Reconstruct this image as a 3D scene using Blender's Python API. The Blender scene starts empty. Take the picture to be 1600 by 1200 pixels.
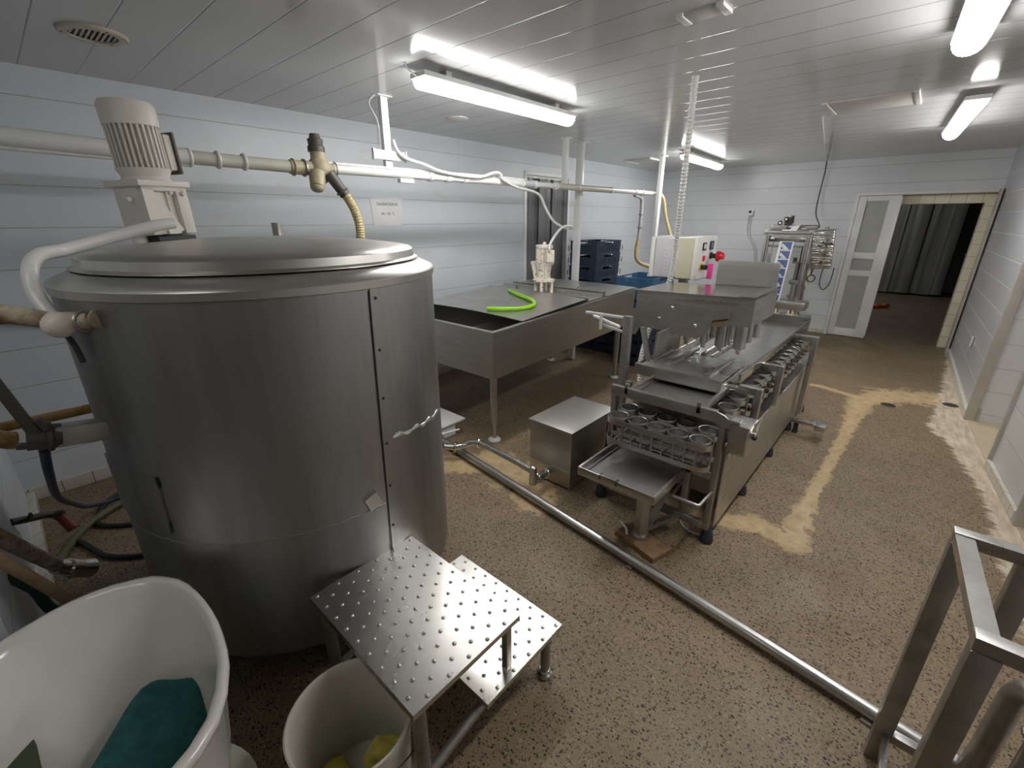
import bpy, bmesh, math, random
from mathutils import Vector, Matrix
random.seed(7)
SC = bpy.context.scene
COL = SC.collection
PI = math.pi
R = math.radians

# ------------------------------------------------------------------ mesh helpers
class MB:
    """collects shapes in world coordinates, build() links them as ONE mesh object"""
    def __init__(self):
        self.bm = bmesh.new(); self.mi = 0
    def _mark(self, n0):
        self.bm.faces.ensure_lookup_table()
        for f in self.bm.faces[n0:]:
            f.material_index = self.mi
    def box(self, x0, x1, y0, y1, z0, z1, bev=0.0, M=None):
        bm = self.bm; n0 = len(bm.faces)
        g = bmesh.ops.create_cube(bm, size=1.0)
        vs = g['verts']
        T = Matrix.Translation(((x0+x1)/2, (y0+y1)/2, (z0+z1)/2)) @ Matrix.Diagonal((abs(x1-x0), abs(y1-y0), abs(z1-z0), 1))
        bmesh.ops.transform(bm, matrix=T, verts=vs)
        if bev > 0:
            es = list({e for v in vs for e in v.link_edges})
            r = bmesh.ops.bevel(bm, geom=es, offset=bev, segments=2, affect='EDGES', profile=0.6)
            vs = list({v for f in r['faces'] for v in f.verts} | {v for v in vs if v.is_valid})
        if M is not None:
            bmesh.ops.transform(bm, matrix=M, verts=[v for v in vs if v.is_valid])
        self._mark(n0); return self
    def obox(self, c, size, rz=0.0, rx=0.0, ry=0.0, bev=0.0):
        M = Matrix.Translation(c) @ Matrix.Rotation(rz, 4, 'Z') @ Matrix.Rotation(ry, 4, 'Y') @ Matrix.Rotation(rx, 4, 'X')
        sx, sy, sz = size
        return self.box(-sx/2, sx/2, -sy/2, sy/2, -sz/2, sz/2, bev, M)
    def bar(self, p, q, w, h, up=(0, 0, 1), bev=0.0):
        p = Vector(p); q = Vector(q); d = q-p; L = d.length; d.normalize()
        u = Vector(up); s = d.cross(u)
        if s.length < 1e-4:
            s = d.cross(Vector((0, 1, 0)))
        s.normalize(); u = s.cross(d)
        M = Matrix(((d.x, s.x, u.x, 0), (d.y, s.y, u.y, 0), (d.z, s.z, u.z, 0), (0, 0, 0, 1)))
        M = Matrix.Translation((p+q)/2) @ M
        return self.box(-L/2, L/2, -w/2, w/2, -h/2, h/2, bev, M)
    def cyl(self, p, q, r, r2=None, n=20):
        return self.rings([p, q], [r, r if r2 is None else r2], n)
    def rings(self, pts, rad, n=12, caps=True):
        bm = self.bm; n0 = len(bm.faces)
        pts = [Vector(p) for p in pts]
        N = len(pts); prev = None; rows = []
        for i in range(N):
            a = pts[max(i-1, 0)]; b = pts[min(i+1, N-1)]
            t = b-a
            if t.length < 1e-9:
                t = Vector((0, 0, 1))
            t.normalize()
            if prev is None:
                s = t.cross(Vector((0, 0, 1)))
                if s.length < 1e-3:
                    s = t.cross(Vector((0, 1, 0)))
            else:
                s = prev - t*prev.dot(t)
            s.normalize(); prev = s; u = t.cross(s)
            row = [bm.verts.new(pts[i] + (s*math.cos(2*PI*k/n) + u*math.sin(2*PI*k/n))*rad[i]) for k in range(n)]
            rows.append(row)
        for i in range(N-1):
            for k in range(n):
                bm.faces.new((rows[i][k], rows[i][(k+1) % n], rows[i+1][(k+1) % n], rows[i+1][k]))
        if caps:
            bm.faces.new(rows[0][::-1]); bm.faces.new(rows[-1])
        self._mark(n0); return self
    def tube(self, pts, r, n=10, step=0.03, smooth=True, corr=0.0, pitch=0.012):
        P = spline(pts, step if not corr else pitch/2) if smooth else [Vector(p) for p in pts]
        if corr:
            rad = [r + (corr if i % 2 else 0) for i in range(len(P))]
        else:
            rad = [r]*len(P)
        return self.rings(P, rad, n)
    def lathe(self, prof, c=(0, 0, 0), n=32, M=None, close=False):
        bm = self.bm; n0 = len(bm.faces); rows = []
        T = Matrix.Translation(c) @ (M if M is not None else Matrix.Identity(4))
        for (r, z) in prof:
            if r < 1e-6:
                rows.append([bm.verts.new(T @ Vector((0, 0, z)))])
            else:
                rows.append([bm.verts.new(T @ Vector((r*math.cos(2*PI*k/n), r*math.sin(2*PI*k/n), z))) for k in range(n)])
        for i in range(len(rows)-1):
            a, b = rows[i], rows[i+1]
            for k in range(n):
                k2 = (k+1) % n
                if len(a) == 1 and len(b) == 1:
                    continue
                if len(a) == 1:
                    bm.faces.new((a[0], b[k2], b[k]))
                elif len(b) == 1:
                    bm.faces.new((a[k], a[k2], b[0]))
                else:
                    bm.faces.new((a[k], a[k2], b[k2], b[k]))
        self._mark(n0); return self
    def prism(self, poly, off):
        bm = self.bm; n0 = len(bm.faces); off = Vector(off)
        a = [bm.verts.new(Vector(p)) for p in poly]; b = [bm.verts.new(Vector(p)+off) for p in poly]
        n = len(a)
        bm.faces.new(a[::-1]); bm.faces.new(b)
        for i in range(n):
            bm.faces.new((a[i], a[(i+1) % n], b[(i+1) % n], b[i]))
        self._mark(n0); return self
    def torus(self, c, R_, r, axis=(0, 0, 1), n=28, m=10, a0=0, a1=2*PI):
        bm = self.bm; n0 = len(bm.faces)
        q = Vector((0, 0, 1)).rotation_difference(Vector(axis).normalized()).to_matrix()
        full = abs(a1-a0-2*PI) < 1e-6
        rows = []
        for i in range(n if full else n+1):
            t = a0+(a1-a0)*i/n
            rows.append([bm.verts.new(Vector(c)+q @ Vector(((R_+r*math.cos(2*PI*k/m))*math.cos(t), (R_+r*math.cos(2*PI*k/m))*math.sin(t), r*math.sin(2*PI*k/m)))) for k in range(m)])
        L = len(rows)
        for i in range(L if full else L-1):
            for k in range(m):
                bm.faces.new((rows[i][k], rows[i][(k+1) % m], rows[(i+1) % L][(k+1) % m], rows[(i+1) % L][k]))
        self._mark(n0); return self
    def ball(self, c, r, sz=1.0, n=12):
        prof = [(r*math.sin(PI*i/8), -r*sz*math.cos(PI*i/8)) for i in range(9)]
        prof[0] = (0, -r*sz); prof[-1] = (0, r*sz)
        return self.lathe(prof, c, n)
    def dome(self, c, r, h, n=8):
        return self.lathe([(r, 0), (r*.8, h*.6), (r*.45, h*.92), (0, h)], c, n)
    def quad(self, *ps):
        n0 = len(self.bm.faces)
        self.bm.faces.new([self.bm.verts.new(Vector(p)) for p in ps]); self._mark(n0); return self
    def build(self, name, mats, parent=None, sharp=35, origin=None, recalc=True):
        bm = self.bm
        if recalc:
            bmesh.ops.recalc_face_normals(bm, faces=bm.faces)
        if parent is not None:
            o0 = world_loc(parent)
        elif origin is not None:
            o0 = Vector(origin)
        else:
            xs = [v.co.x for v in bm.verts]; ys = [v.co.y for v in bm.verts]; zs = [v.co.z for v in bm.verts]
            o0 = Vector(((min(xs)+max(xs))/2, (min(ys)+max(ys))/2, min(zs)))
        for v in bm.verts:
            v.co -= o0
        me = bpy.data.meshes.new(name); bm.to_mesh(me); bm.free()
        if not isinstance(mats, (list, tuple)):
            mats = [mats]
        for m in mats:
            me.materials.append(m)
        for p in me.polygons:
            p.use_smooth = True
        me.set_sharp_from_angle(angle=R(sharp))
        o = bpy.data.objects.new(name, me); COL.objects.link(o)
        if parent is not None:
            o.parent = parent
        else:
            o.location = o0
        return o

def world_loc(o):
    v = Vector((0, 0, 0))
    while o is not None:
        v += o.location; o = o.parent
    return v

def spline(pts, step=0.03):
    P = [Vector(p) for p in pts]
    if len(P) < 3:
        n = max(1, int((P[1]-P[0]).length/step)); return [P[0].lerp(P[1], i/n) for i in range(n+1)]
    out = []
    for i in range(len(P)-1):
        p0 = P[max(i-1, 0)]; p1 = P[i]; p2 = P[i+1]; p3 = P[min(i+2, len(P)-1)]
        n = max(2, int((p2-p1).length/step))
        for k in range(n):
            t = k/n
            out.append(0.5*((2*p1) + (p2-p0)*t + (2*p0-5*p1+4*p2-p3)*t*t + (3*p1-p0-3*p2+p3)*t**3))
    out.append(P[-1]); return out

def tag(o, label, cat, group=None):
    o['label'] = label; o['category'] = cat
    if group: o['group'] = group
    return o
def thing(name, loc, label, cat, group=None):
    o = bpy.data.objects.new(name, None); COL.objects.link(o); o.location = loc; o.empty_display_size = 0.1
    return tag(o, label, cat, group)
def struct(o):
    o['kind'] = 'structure'; return o
def dup(o, parent=None, delta=(0, 0, 0)):
    c = o.copy(); COL.objects.link(c)
    if parent is not None: c.parent = parent
    c.location = Vector(o.location)+Vector(delta)
    for ch in list(o.children): dup(ch, c)
    return c

# ------------------------------------------------------------------ materials
class NT:
    def __init__(self, name):
        m = bpy.data.materials.new(name); m.use_nodes = True; self.m = m
        self.t = m.node_tree; self.n = self.t.nodes; self.l = self.t.links
        self.b = self.n['Principled BSDF']
        self.co = self.n.new('ShaderNodeTexCoord').outputs['Object']
    def set(self, **k):
        for a, v in k.items():
            self.b.inputs[a.replace('_', ' ')].default_value = v
        return self
    def scale(self, s):
        n = self.n.new('ShaderNodeMapping'); n.inputs['Scale'].default_value = s if isinstance(s, (tuple, list)) else (s, s, s)
        self.l.new(self.co, n.inputs['Vector']); return n.outputs[0]
    def noise(self, s, d=4, rough=.55, vec=None):
        n = self.n.new('ShaderNodeTexNoise'); n.inputs['Scale'].default_value = 1.0
        n.inputs['Detail'].default_value = d; n.inputs['Roughness'].default_value = rough
        self.l.new(self.scale(s) if vec is None else vec, n.inputs['Vector']); return n.outputs['Fac']
    def mr(self, v, a, b, c=0.0, d=1.0, smooth=False):
        n = self.n.new('ShaderNodeMapRange'); n.clamp = True
        if smooth: n.interpolation_type = 'SMOOTHSTEP'
        for i, x in enumerate((a, b, c, d)): n.inputs[1+i].default_value = x
        self.l.new(v, n.inputs[0]); return n.outputs[0]
    def math(self, op, a, b=None, c=None):
        n = self.n.new('ShaderNodeMath'); n.operation = op
        for i, x in enumerate((a, b, c)):
            if x is None: continue
            if isinstance(x, (int, float)): n.inputs[i].default_value = x
            else: self.l.new(x, n.inputs[i])
        return n.outputs[0]
    def mix(self, f, a, b):
        n = self.n.new('ShaderNodeMix'); n.data_type = 'RGBA'
        for s, x in ((n.inputs[0], f), (n.inputs[6], a), (n.inputs[7], b)):
            if hasattr(x, 'links'): self.l.new(x, s)
            elif isinstance(x, (int, float)): s.default_value = x
            else: s.default_value = (*x[:3], 1)
        return n.outputs[2]
    def sep(self):
        n = self.n.new('ShaderNodeSeparateXYZ'); self.l.new(self.co, n.inputs[0]); return n.outputs
    def to(self, sock, name):
        self.l.new(sock, self.b.inputs[name]); return self
    def bump(self, h, s=.3, d=.01):
        n = self.n.new('ShaderNodeBump'); n.inputs['Strength'].default_value = s; n.inputs['Distance'].default_value = d
        self.l.new(h, n.inputs['Height']); self.l.new(n.outputs[0], self.b.inputs['Normal']); return self

def steel(name, c1, c2, r1, r2, sc=(9, 9, 9), bump=0.0, bs=(3, 3, 3)):
    t = NT(name); f = t.noise(sc, 6, .6); g = t.noise((2.2, 2.2, 2.2), 3)
    t.to(t.mix(t.mr(f, .3, .7), c1, c2), 'Base Color').set(Metallic=1.0)
    t.to(t.mr(t.math('ADD', t.math('MULTIPLY', f, .5), t.math('MULTIPLY', g, .5)), .35, .65, r1, r2), 'Roughness')
    if bump: t.bump(t.noise(bs, 2), bump, .02)
    return t.m
def paint(name, c, rough=.45, c2=None, amt=(.55, .75), sc=14, spec=.5, coat=0.0):
    t = NT(name); t.set(Roughness=rough); t.b.inputs['Specular IOR Level'].default_value = spec
    if coat: t.b.inputs['Coat Weight'].default_value = coat; t.b.inputs['Coat Roughness'].default_value = .12
    if c2: t.to(t.mix(t.mr(t.noise(sc, 6, .65), amt[0], amt[1]), c, c2), 'Base Color')
    else:
        k = tuple(x*.88 for x in c)
        t.to(t.mix(t.mr(t.noise(sc*.4, 4), .35, .7), c, k), 'Base Color')
    return t.m

S_STEEL = steel('brushed_steel', (.60, .59, .57), (.42, .41, .40), .24, .42)
S_LID = steel('sheet_steel', (.66, .645, .615), (.55, .54, .51), .26, .44, (4, 4, 4), .05, (5, 5, 5))
S_TANK = steel('tank_steel', (.42, .42, .415), (.32, .32, .315), .38, .52, (12, 12, 1.4), .05, (4, 4, 1.2))
S_DULL = steel('dull_steel', (.50, .48, .45), (.34, .325, .30), .34, .55)
S_VAT = steel('satin_steel', (.55, .535, .505), (.45, .435, .41), .33, .46, (3, 3, 40))
S_STEP = steel('worn_steel', (.66, .65, .62), (.56, .54, .51), .24, .34, (5, 5, 5))
S_CHROME = steel('bright_steel', (.70, .69, .67), (.55, .54, .52), .12, .28)
S_MIRROR = steel('polished_sheet', (.62, .61, .59), (.54, .53, .51), .13, .24, (5, 5, 5))
M_CREAM = paint('cream_paint', (.80, .76, .69), .42, (.52, .44, .37), (.62, .80), 22)
M_CREAM2 = paint('chipped_cream_paint', (.82, .75, .67), .45, (.26, .17, .11), (.57, .64), 30)
M_WHITE = paint('white_plastic', (.80, .80, .78), .35)
M_CONDUIT = paint('conduit_plastic', (.66, .65, .63), .5)
M_WHITEPAINT = paint('white_gloss_paint', (.80, .80, .78), .28, (.62, .60, .55), (.58, .8), 10)
M_ENAMEL = paint('white_enamel', (.76, .73, .68), .16, (.68, .64, .58), (.5, .85), 3, coat=.4)
M_BUCKET = paint('bucket_plastic', (.70, .67, .58), .45)
M_ALU = paint('white_aluminium', (.80, .80, .79), .35)
M_FROST = paint('frosted_panel', (.42, .43, .40), .55)
M_BLACK = paint('black_rubber', (.018, .018, .02), .5)
M_BLACKP = paint('black_plastic', (.03, .03, .032), .35)
M_FOOT = paint('rubber_foot', (.03, .035, .05), .55)
M_NAVY = paint('navy_plastic', (.022, .036, .072), .38)
M_BLUE = paint('blue_plastic', (.055, .16, .30), .42)
M_BLUEHOSE = paint('blue_hose_rubber', (.03, .05, .09), .4)
M_OLIVE = paint('olive_hose_rubber', (.12, .115, .055), .5)
M_GREEN = paint('lime_hose', (.30, .62, .03), .3)
M_DKGREEN = paint('dark_green_hose', (.02, .08, .06), .45)
M_YELLOWHOSE = paint('yellowed_hose', (.62, .50, .26), .4, (.48, .38, .19), (.45, .7), 30)
M_GREY = paint('grey_box_plastic', (.58, .57, .60), .4)
M_BEIGE = paint('beige_box_plastic', (.60, .57, .42), .42)
M_PANEL = paint('panel_face', (.76, .75, .72), .4)
M_RED = paint('red_plastic', (.75, .03, .05), .3)
M_PINK = paint('pink_tag', (.90, .08, .38), .5)
M_YEL = paint('yellow_ring', (.72, .60, .04), .4)
M_SCREEN = paint('dark_display', (.03, .035, .05), .15)
M_LCD = paint('blue_grey_display', (.16, .20, .32), .2)
M_TEAL = paint('teal_cloth', (.018, .105, .105), .9, (.03, .16, .155), (.4, .65), 28)
M_OLIVEB = paint('olive_board', (.065, .085, .042), .7)
M_YCLOTH = paint('yellow_cloth', (.55, .47, .10), .85, (.45, .38, .07), (.4, .7), 20)
M_WOOD = paint('old_wood', (.32, .19, .10), .75, (.20, .12, .06), (.4, .65), 20)
M_RUST = paint('rust_stain', (.20, .11, .04), .7, (.33, .22, .10), (.4, .65), 30)
M_TAN = paint('tan_hose', (.40, .27, .17), .6, (.30, .19, .11), (.45, .7), 16)
M_RUSTPIPE = paint('stained_pipe', (.55, .47, .36), .6, (.22, .14, .08), (.42, .62), 16)
M_YELPIPE = paint('yellow_pipe_paint', (.60, .38, .14), .55, (.30, .16, .06), (.5, .72), 18)
M_CHAR = paint('dark_valve', (.055, .05, .045), .45)
M_ORANGE = paint('orange_rubber', (.45, .10, .02), .5)
M_PAPER = paint('white_paper', (.78, .78, .77), .55)
M_INK = paint('black_ink', (.03, .03, .03), .6)
M_FILM = paint('white_film', (.82, .82, .83), .25)
M_FILMBLUE = paint('blue_print', (.075, .12, .30), .25)
M_VENT = paint('yellowed_vent_plastic', (.58, .52, .42), .5)
M_HATCH = paint('hatch_paint', (.66, .65, .62), .45)
M_FOIL = steel('foil', (.78, .77, .74), (.55, .54, .50), .12, .28, (14, 14, 14), .6, (5, 5, 34))
M_BRASS = paint('tarnished_fitting', (.50, .44, .30), .45, (.36, .31, .20), (.45, .7), 16)
M_SCREWED = paint('smoky_fitting', (.10, .09, .075), .4)
M_CLEARPL = paint('milky_sleeve', (.62, .60, .52), .35)
M_TRIMBEIGE = paint('beige_trim_paint', (.50, .46, .41), .5)
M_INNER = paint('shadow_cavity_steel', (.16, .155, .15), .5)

def emit(name, c, s):
    t = NT(name); t.b.inputs['Emission Color'].default_value = (*c, 1); t.b.inputs['Emission Strength'].default_value = s
    t.set(Base_Color=(.9, .9, .9, 1)); return t.m
LAMP_W = 26.0
M_LAMP = emit('lamp_diffuser', (1.0, .988, .965), LAMP_W)

def panel_mat(name, c, axis, pitch, off, rough, seam, dirt=None, wob=0.0, sw=(.0012, .0035)):
    t = NT(name); ax = t.sep()[axis]
    d = t.math('PINGPONG', t.math('SUBTRACT', ax, off-50*pitch), pitch/2)
    m = t.mr(d, sw[0], sw[1], 1, 0)
    col = t.mix(t.mr(t.noise(.9, 3), .35, .7), c, tuple(x*.94 for x in c))
    if dirt: col = t.mix(t.mr(t.noise((2.3, 2.3, 5), 6, .7), .60, .82), col, dirt)
    t.to(t.mix(m, col, seam), 'Base Color')
    if dirt: t.to(t.mr(t.noise((3, 3, 3), 4), .2, .8, rough*.85, rough*1.2), 'Roughness')
    else: t.set(Roughness=rough)
    h = t.math('SUBTRACT', t.math('MULTIPLY', t.noise((1.3, 4.5, 4.5) if axis == 1 else (1.5, 1.5, 3), 2), wob), m)
    t.bump(h, .35, .004)
    return t.m
M_WALL = panel_mat('wall_panel_white', (.665, .70, .745), 2, .2235, 1.612, .34, (.40, .42, .44), (.55, .50, .45), .6)
M_WALLFAR = panel_mat('far_wall_panel', (.68, .705, .73), 2, .2285, 1.645, .34, (.38, .39, .41), (.60, .57, .53), .6)
M_WALLG = panel_mat('grey_wall_panel', (.50, .51, .53), 2, .206, .69, .32, (.80, .80, .80), None, .1, (.002, .005))  # pale seam colour paints the reflection along the panel joints
M_WALLR = panel_mat('right_wall_panel', (.70, .70, .70), 2, .206, .69, .32, (.45, .44, .42), None, .15)
M_CEIL = panel_mat('ceiling_panel', (.60, .605, .61), 1, .2313, .34, .13, (.24, .245, .25), None, .25, (.0014, .0045))
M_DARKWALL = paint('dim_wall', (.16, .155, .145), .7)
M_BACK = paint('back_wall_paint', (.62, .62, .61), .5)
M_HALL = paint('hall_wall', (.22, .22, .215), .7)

def tile_mat(name, c1, c2, mortar, sx, sy, rough=.3):
    t = NT(name); b = t.n.new('ShaderNodeTexBrick'); b.offset = 0
    b.inputs['Color1'].default_value = (*c1, 1); b.inputs['Color2'].default_value = (*c2, 1); b.inputs['Mortar'].default_value = (*mortar, 1)
    b.inputs['Scale'].default_value = 1.0; b.inputs['Mortar Size'].default_value = .003
    b.inputs['Brick Width'].default_value = sx; b.inputs['Row Height'].default_value = sy
    ax = t.sep(); cm = t.n.new('ShaderNodeCombineXYZ')
    t.l.new(t.math('ADD', ax[0], ax[1]), cm.inputs[0]); t.l.new(ax[2], cm.inputs[1])
    t.l.new(cm.outputs[0], b.inputs['Vector']); t.to(b.outputs['Color'], 'Base Color').set(Roughness=rough)
    return t.m
M_CEIL.node_tree.nodes['Principled BSDF'].inputs['Specular IOR Level'].default_value = .22
M_TILE = tile_mat('cream_tile', (.82, .76, .58), (.78, .72, .55), (.42, .37, .28), .15, .15)
M_SKIRT = tile_mat('white_skirt_tile', (.66, .63, .56), (.62, .58, .50), (.22, .19, .15), .15, .4)
M_FLOORTILE = paint('recess_floor_tile', (.56, .47, .32), .4, (.50, .41, .27), (.4, .7), 7)

def floor_mat():
    t = NT('terrazzo')
    at = t.n.new('ShaderNodeAttribute'); at.attribute_name = 'stains'
    sp = t.n.new('ShaderNodeSeparateColor'); t.l.new(at.outputs['Color'], sp.inputs[0])
    yel, whi, brn = sp.outputs[0], sp.outputs[1], sp.outputs[2]
    def chips(scale, thr, seedoff):
        v = t.n.new('ShaderNodeTexVoronoi'); v.feature = 'F1'; v.inputs['Scale'].default_value = 1.0
        v.inputs['Randomness'].default_value = 1.0
        mp = t.n.new('ShaderNodeMapping'); mp.inputs['Scale'].default_value = scale; mp.inputs['Location'].default_value = (seedoff, seedoff*.7, 0)
        nz = t.n.new('ShaderNodeTexNoise'); nz.inputs['Scale'].default_value = 40; nz.inputs['Detail'].default_value = 2
        t.l.new(t.co, nz.inputs['Vector'])
        ad = t.n.new('ShaderNodeMix'); ad.data_type = 'VECTOR'; ad.inputs[0].default_value = .012
        t.l.new(t.co, ad.inputs[4]); t.l.new(nz.outputs['Color'], ad.inputs[5])
        t.l.new(ad.outputs[1], mp.inputs['Vector']); t.l.new(mp.outputs[0], v.inputs['Vector'])
        s2 = t.n.new('ShaderNodeSeparateColor'); t.l.new(v.outputs['Color'], s2.inputs[0])
        pick = t.math('LESS_THAN', s2.outputs[0], thr)
        size = t.mr(s2.outputs[1], 0, 1, .20, .46)
        inside = t.math('LESS_THAN', v.outputs['Distance'], size)
        return t.math('MULTIPLY', pick, inside), s2.outputs[2]
    n1 = t.noise((2, 2, 2), 5); n2 = t.noise((60, 60, 60), 3, .7)
    base = t.mix(t.mr(n1, .35, .68), (.228, .165, .095), (.178, .127, .073))
    base = t.mix(t.mr(n2, .35, .75), base, (.295, .222, .135))
    base = t.mix(t.mr(t.noise((.7, .7, .7), 3), .52, .70, 0, .4), base, (.22, .125, .09))
    dk, v1 = chips((78, 100, 1), .55, 0)
    dk2, v3 = chips((135, 170, 1), .50, 9.7)
    lt, v2 = chips((70, 70, 1), .22, 4.1)
    base = t.mix(t.math('MULTIPLY', lt, .4), base, (.40, .325, .245))
    keep = t.math('SUBTRACT', 1.0, t.math('MULTIPLY', brn, .72))
    base = t.mix(t.math('MULTIPLY', t.math('MULTIPLY', dk2, .92), keep), base, (.06, .04, .028))
    base = t.mix(t.math('MULTIPLY', t.math('MULTIPLY', dk, 1.0), keep), base, t.mix(v1, (.016, .011, .009), (.07, .042, .028)))
    # stains with their own ragged outline
    nz = t.noise((11, 11, 11), 7, .72); st = t.noise((26, 5, 5), 5, .7)
    ys = t.mr(t.math('ADD', yel, t.math('MULTIPLY', t.math('SUBTRACT', nz, .5), 1.7)), .50, .68)
    ws = t.mr(t.math('ADD', whi, t.math('MULTIPLY', t.math('SUBTRACT', t.noise((3.5, 16, 5), 6, .7), .5), .8)), .46, .56)
    bs = t.mr(t.math('ADD', brn, t.math('MULTIPLY', t.math('SUBTRACT', t.noise((5, 14, 5), 7, .75), .5), .7)), .30, .8, 0, .72)
    base = t.mix(bs, base, t.mix(t.mr(st, .35, .65), (.125, .092, .05), (.215, .16, .095)))
    base = t.mix(t.math('MULTIPLY', ys, .88), base, t.mix(t.mr(nz, .35, .65), (.66, .50, .285), (.42, .29, .15)))
    base = t.mix(t.math('MULTIPLY', ws, .9), base, t.mix(t.mr(st, .38, .62), (.72, .64, .52), (.50, .40, .28)))
    t.to(base, 'Base Color')
    t.to(t.mr(t.noise((4, 4, 4), 5), .35, .7, .46, .72), 'Roughness')
    t.bump(t.math('ADD', n2, t.math('MULTIPLY', t.math('ADD', ys, ws), .6)), .25, .004)
    return t.m
M_FLOOR = floor_mat()
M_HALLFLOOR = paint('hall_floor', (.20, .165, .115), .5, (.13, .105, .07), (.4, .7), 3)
def curtain_mat():
    t = NT('grey_strip_pvc'); t.to(t.mix(t.mr(t.noise((12, 12, .6), 4), .35, .7), (.24, .245, .25), (.12, .122, .127)), 'Base Color')
    t.set(Roughness=.30); t.b.inputs['Specular IOR Level'].default_value = .45
    return t.m
M_CURT = curtain_mat()
# ------------------------------------------------------------------ camera
cam = bpy.data.cameras.new('camera'); cam.sensor_width = 36; cam.lens = 696.3/1600*36; cam.clip_start = .02; cam.clip_end = 60
co = bpy.data.objects.new('camera', cam); COL.objects.link(co)
pit, rol, yaw = .3527, -.0017, -.7301
fw = Vector((math.sin(yaw)*math.cos(pit), math.cos(yaw)*math.cos(pit), -math.sin(pit)))
rt = Vector((math.cos(yaw), -math.sin(yaw), 0)); up = rt.cross(fw)
r2 = rt*math.cos(rol)+up*math.sin(rol); u2 = -rt*math.sin(rol)+up*math.cos(rol)
Mx = Matrix(((r2.x, u2.x, -fw.x), (r2.y, u2.y, -fw.y), (r2.z, u2.z, -fw.z)))
co.rotation_euler = Mx.to_euler(); co.location = (0, 0, 1.65); SC.camera = co

# ------------------------------------------------------------------ setting
XL, YF, ZC = -3.83, 8.22, 2.43
def seg_d(px, py, a, b):
    ax, ay = a[:2]; bx, by = b[:2]; dx, dy = bx-ax, by-ay
    t = max(0, min(1, ((px-ax)*dx+(py-ay)*dy)/(dx*dx+dy*dy)))
    w = a[2]+(b[2]-a[2])*t
    return math.hypot(px-ax-dx*t, py-ay-dy*t)/w
YP = [(-.62, 2.38, .07), (-.38, 2.52, .10), (-.19, 2.50, .10), (-.19, 3.0, .05), (-.17, 3.68, .045), (-.15, 4.5, .06), (-.14, 5.2, .12), (.08, 5.62, .22), (.46, 5.78, .26)]
YP2 = [(-2.24, 1.78, .14), (-2.0, 2.02, .20), (-1.66, 2.0, .20), (-1.45, 1.86, .14)]
YP3 = [(-.14, 5.3, .06), (-.5, 5.45, .05), (-.9, 5.4, .03)]
EDGE = [(9, .50), (7.68, .50), (6.97, .47), (5.44, .40), (4.93, .34), (4.64, .45), (4.3, .52), (3.92, .60), (3.58, .635), (3.34, .63), (2.0, .70), (-3, .8)]
def edge_x(y):
    for (ya, xa), (yb, xb) in zip(EDGE, EDGE[1:]):
        if yb <= y <= ya: return xb+(xa-xb)*(y-yb)/(ya-yb)
    return .8
def grid_floor():
    x0, x1, y0, y1, s = XL-.1, 1.75, -2.7, YF+.02, .035
    nx = int((x1-x0)/s)+1; ny = int((y1-y0)/s)+1
    vs = []; cols = []
    for j in range(ny+1):
        y = y0+(y1-y0)*j/ny
        for i in range(nx+1):
            x = x0+(x1-x0)*i/nx
            vs.append((x, y, 0))
            d = min(seg_d(x, y, a, b) for L in (YP, YP2, YP3) for a, b in zip(L, L[1:])) if -2.8 < x and 1.2 < y < 6.6 else 9
            yel = max(0.0, 1.0-.5*d)
            whi = max(0.0, min(1.0, .5+(x-edge_x(y))*3.2)) if x > -.3 else 0
            b1 = max(0, min(1, (y-5.2)/1.6)) if x > -1.2 else 0
            cols.append((yel, whi, b1, 1.0))
    W = nx+1
    fs = [(j*W+i, j*W+i+1, (j+1)*W+i+1, (j+1)*W+i) for j in range(ny) for i in range(nx)]
    me = bpy.data.meshes.new('floor'); me.from_pydata(vs, [], fs); me.materials.append(M_FLOOR)
    a = me.color_attributes.new('stains', 'FLOAT_COLOR', 'POINT')
    a.data.foreach_set('color', [c for q in cols for c in q])
    o = bpy.data.objects.new('floor', me); COL.objects.link(o); return struct(o)
grid_floor()
def S(name, mats, fn):
    m = MB(); fn(m); return struct(m.build(name, mats, origin=(0, 0, 0)))
S('ceiling', M_CEIL, lambda m: m.box(XL-.1, 2.2, -2.7, YF+.25, ZC, ZC+.06))
def wl(m):
    m.box(XL-.12, XL, -2.7, 4.55, 0, ZC); m.box(XL-.12, XL, 5.42, YF+.2, 0, ZC); m.box(XL-.12, XL, 4.55, 5.42, 2.17, ZC)
S('wall_left', M_WALL, wl)
def wf(m):
    m.box(XL, -.89, YF, YF+.10, 0, ZC); m.box(-.89, .62, YF, YF+.10, 1.985, ZC)
S('wall_far', M_WALLFAR, wf)
S('wall_near', M_WALL, lambda m: m.box(XL, -1.72, -.42, -.255, 0, ZC))
S('wall_back', M_BACK, lambda m: m.box(XL, 2.1, -2.75, -2.62, 0, ZC))
def wr(m):
    m.mi = 1; m.prism([(.50, YF+.3, 0), (.60, 5.35, 0), (.72, 5.35, 0), (.62, YF+.3, 0)], (0, 0, ZC)); m.mi = 0
    m.box(.602, 1.7, 5.325, 5.3499, 0, ZC)
    m.prism([(.672, 4.31, 0), (.742, 3.54, 0), (.86, 3.54, 0), (.79, 4.31, 0)], (0, 0, ZC))
    m.prism([(.742, 3.54, 2.0), (.86, 1.6, 2.0), (.98, 1.6, 2.0), (.86, 3.54, 2.0)], (0, 0, ZC-2.0))
    m.prism([(.86, 1.6, 0), (1.1, -2.7, 0), (1.22, -2.7, 0), (.98, 1.6, 0)], (0, 0, ZC))
S('wall_right', [M_WALLR, M_WALLG], wr)
S('wall_recess', M_WALLR, lambda m: m.box(1.62, 1.74, 1.4, 5.33, 0, ZC))
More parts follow.
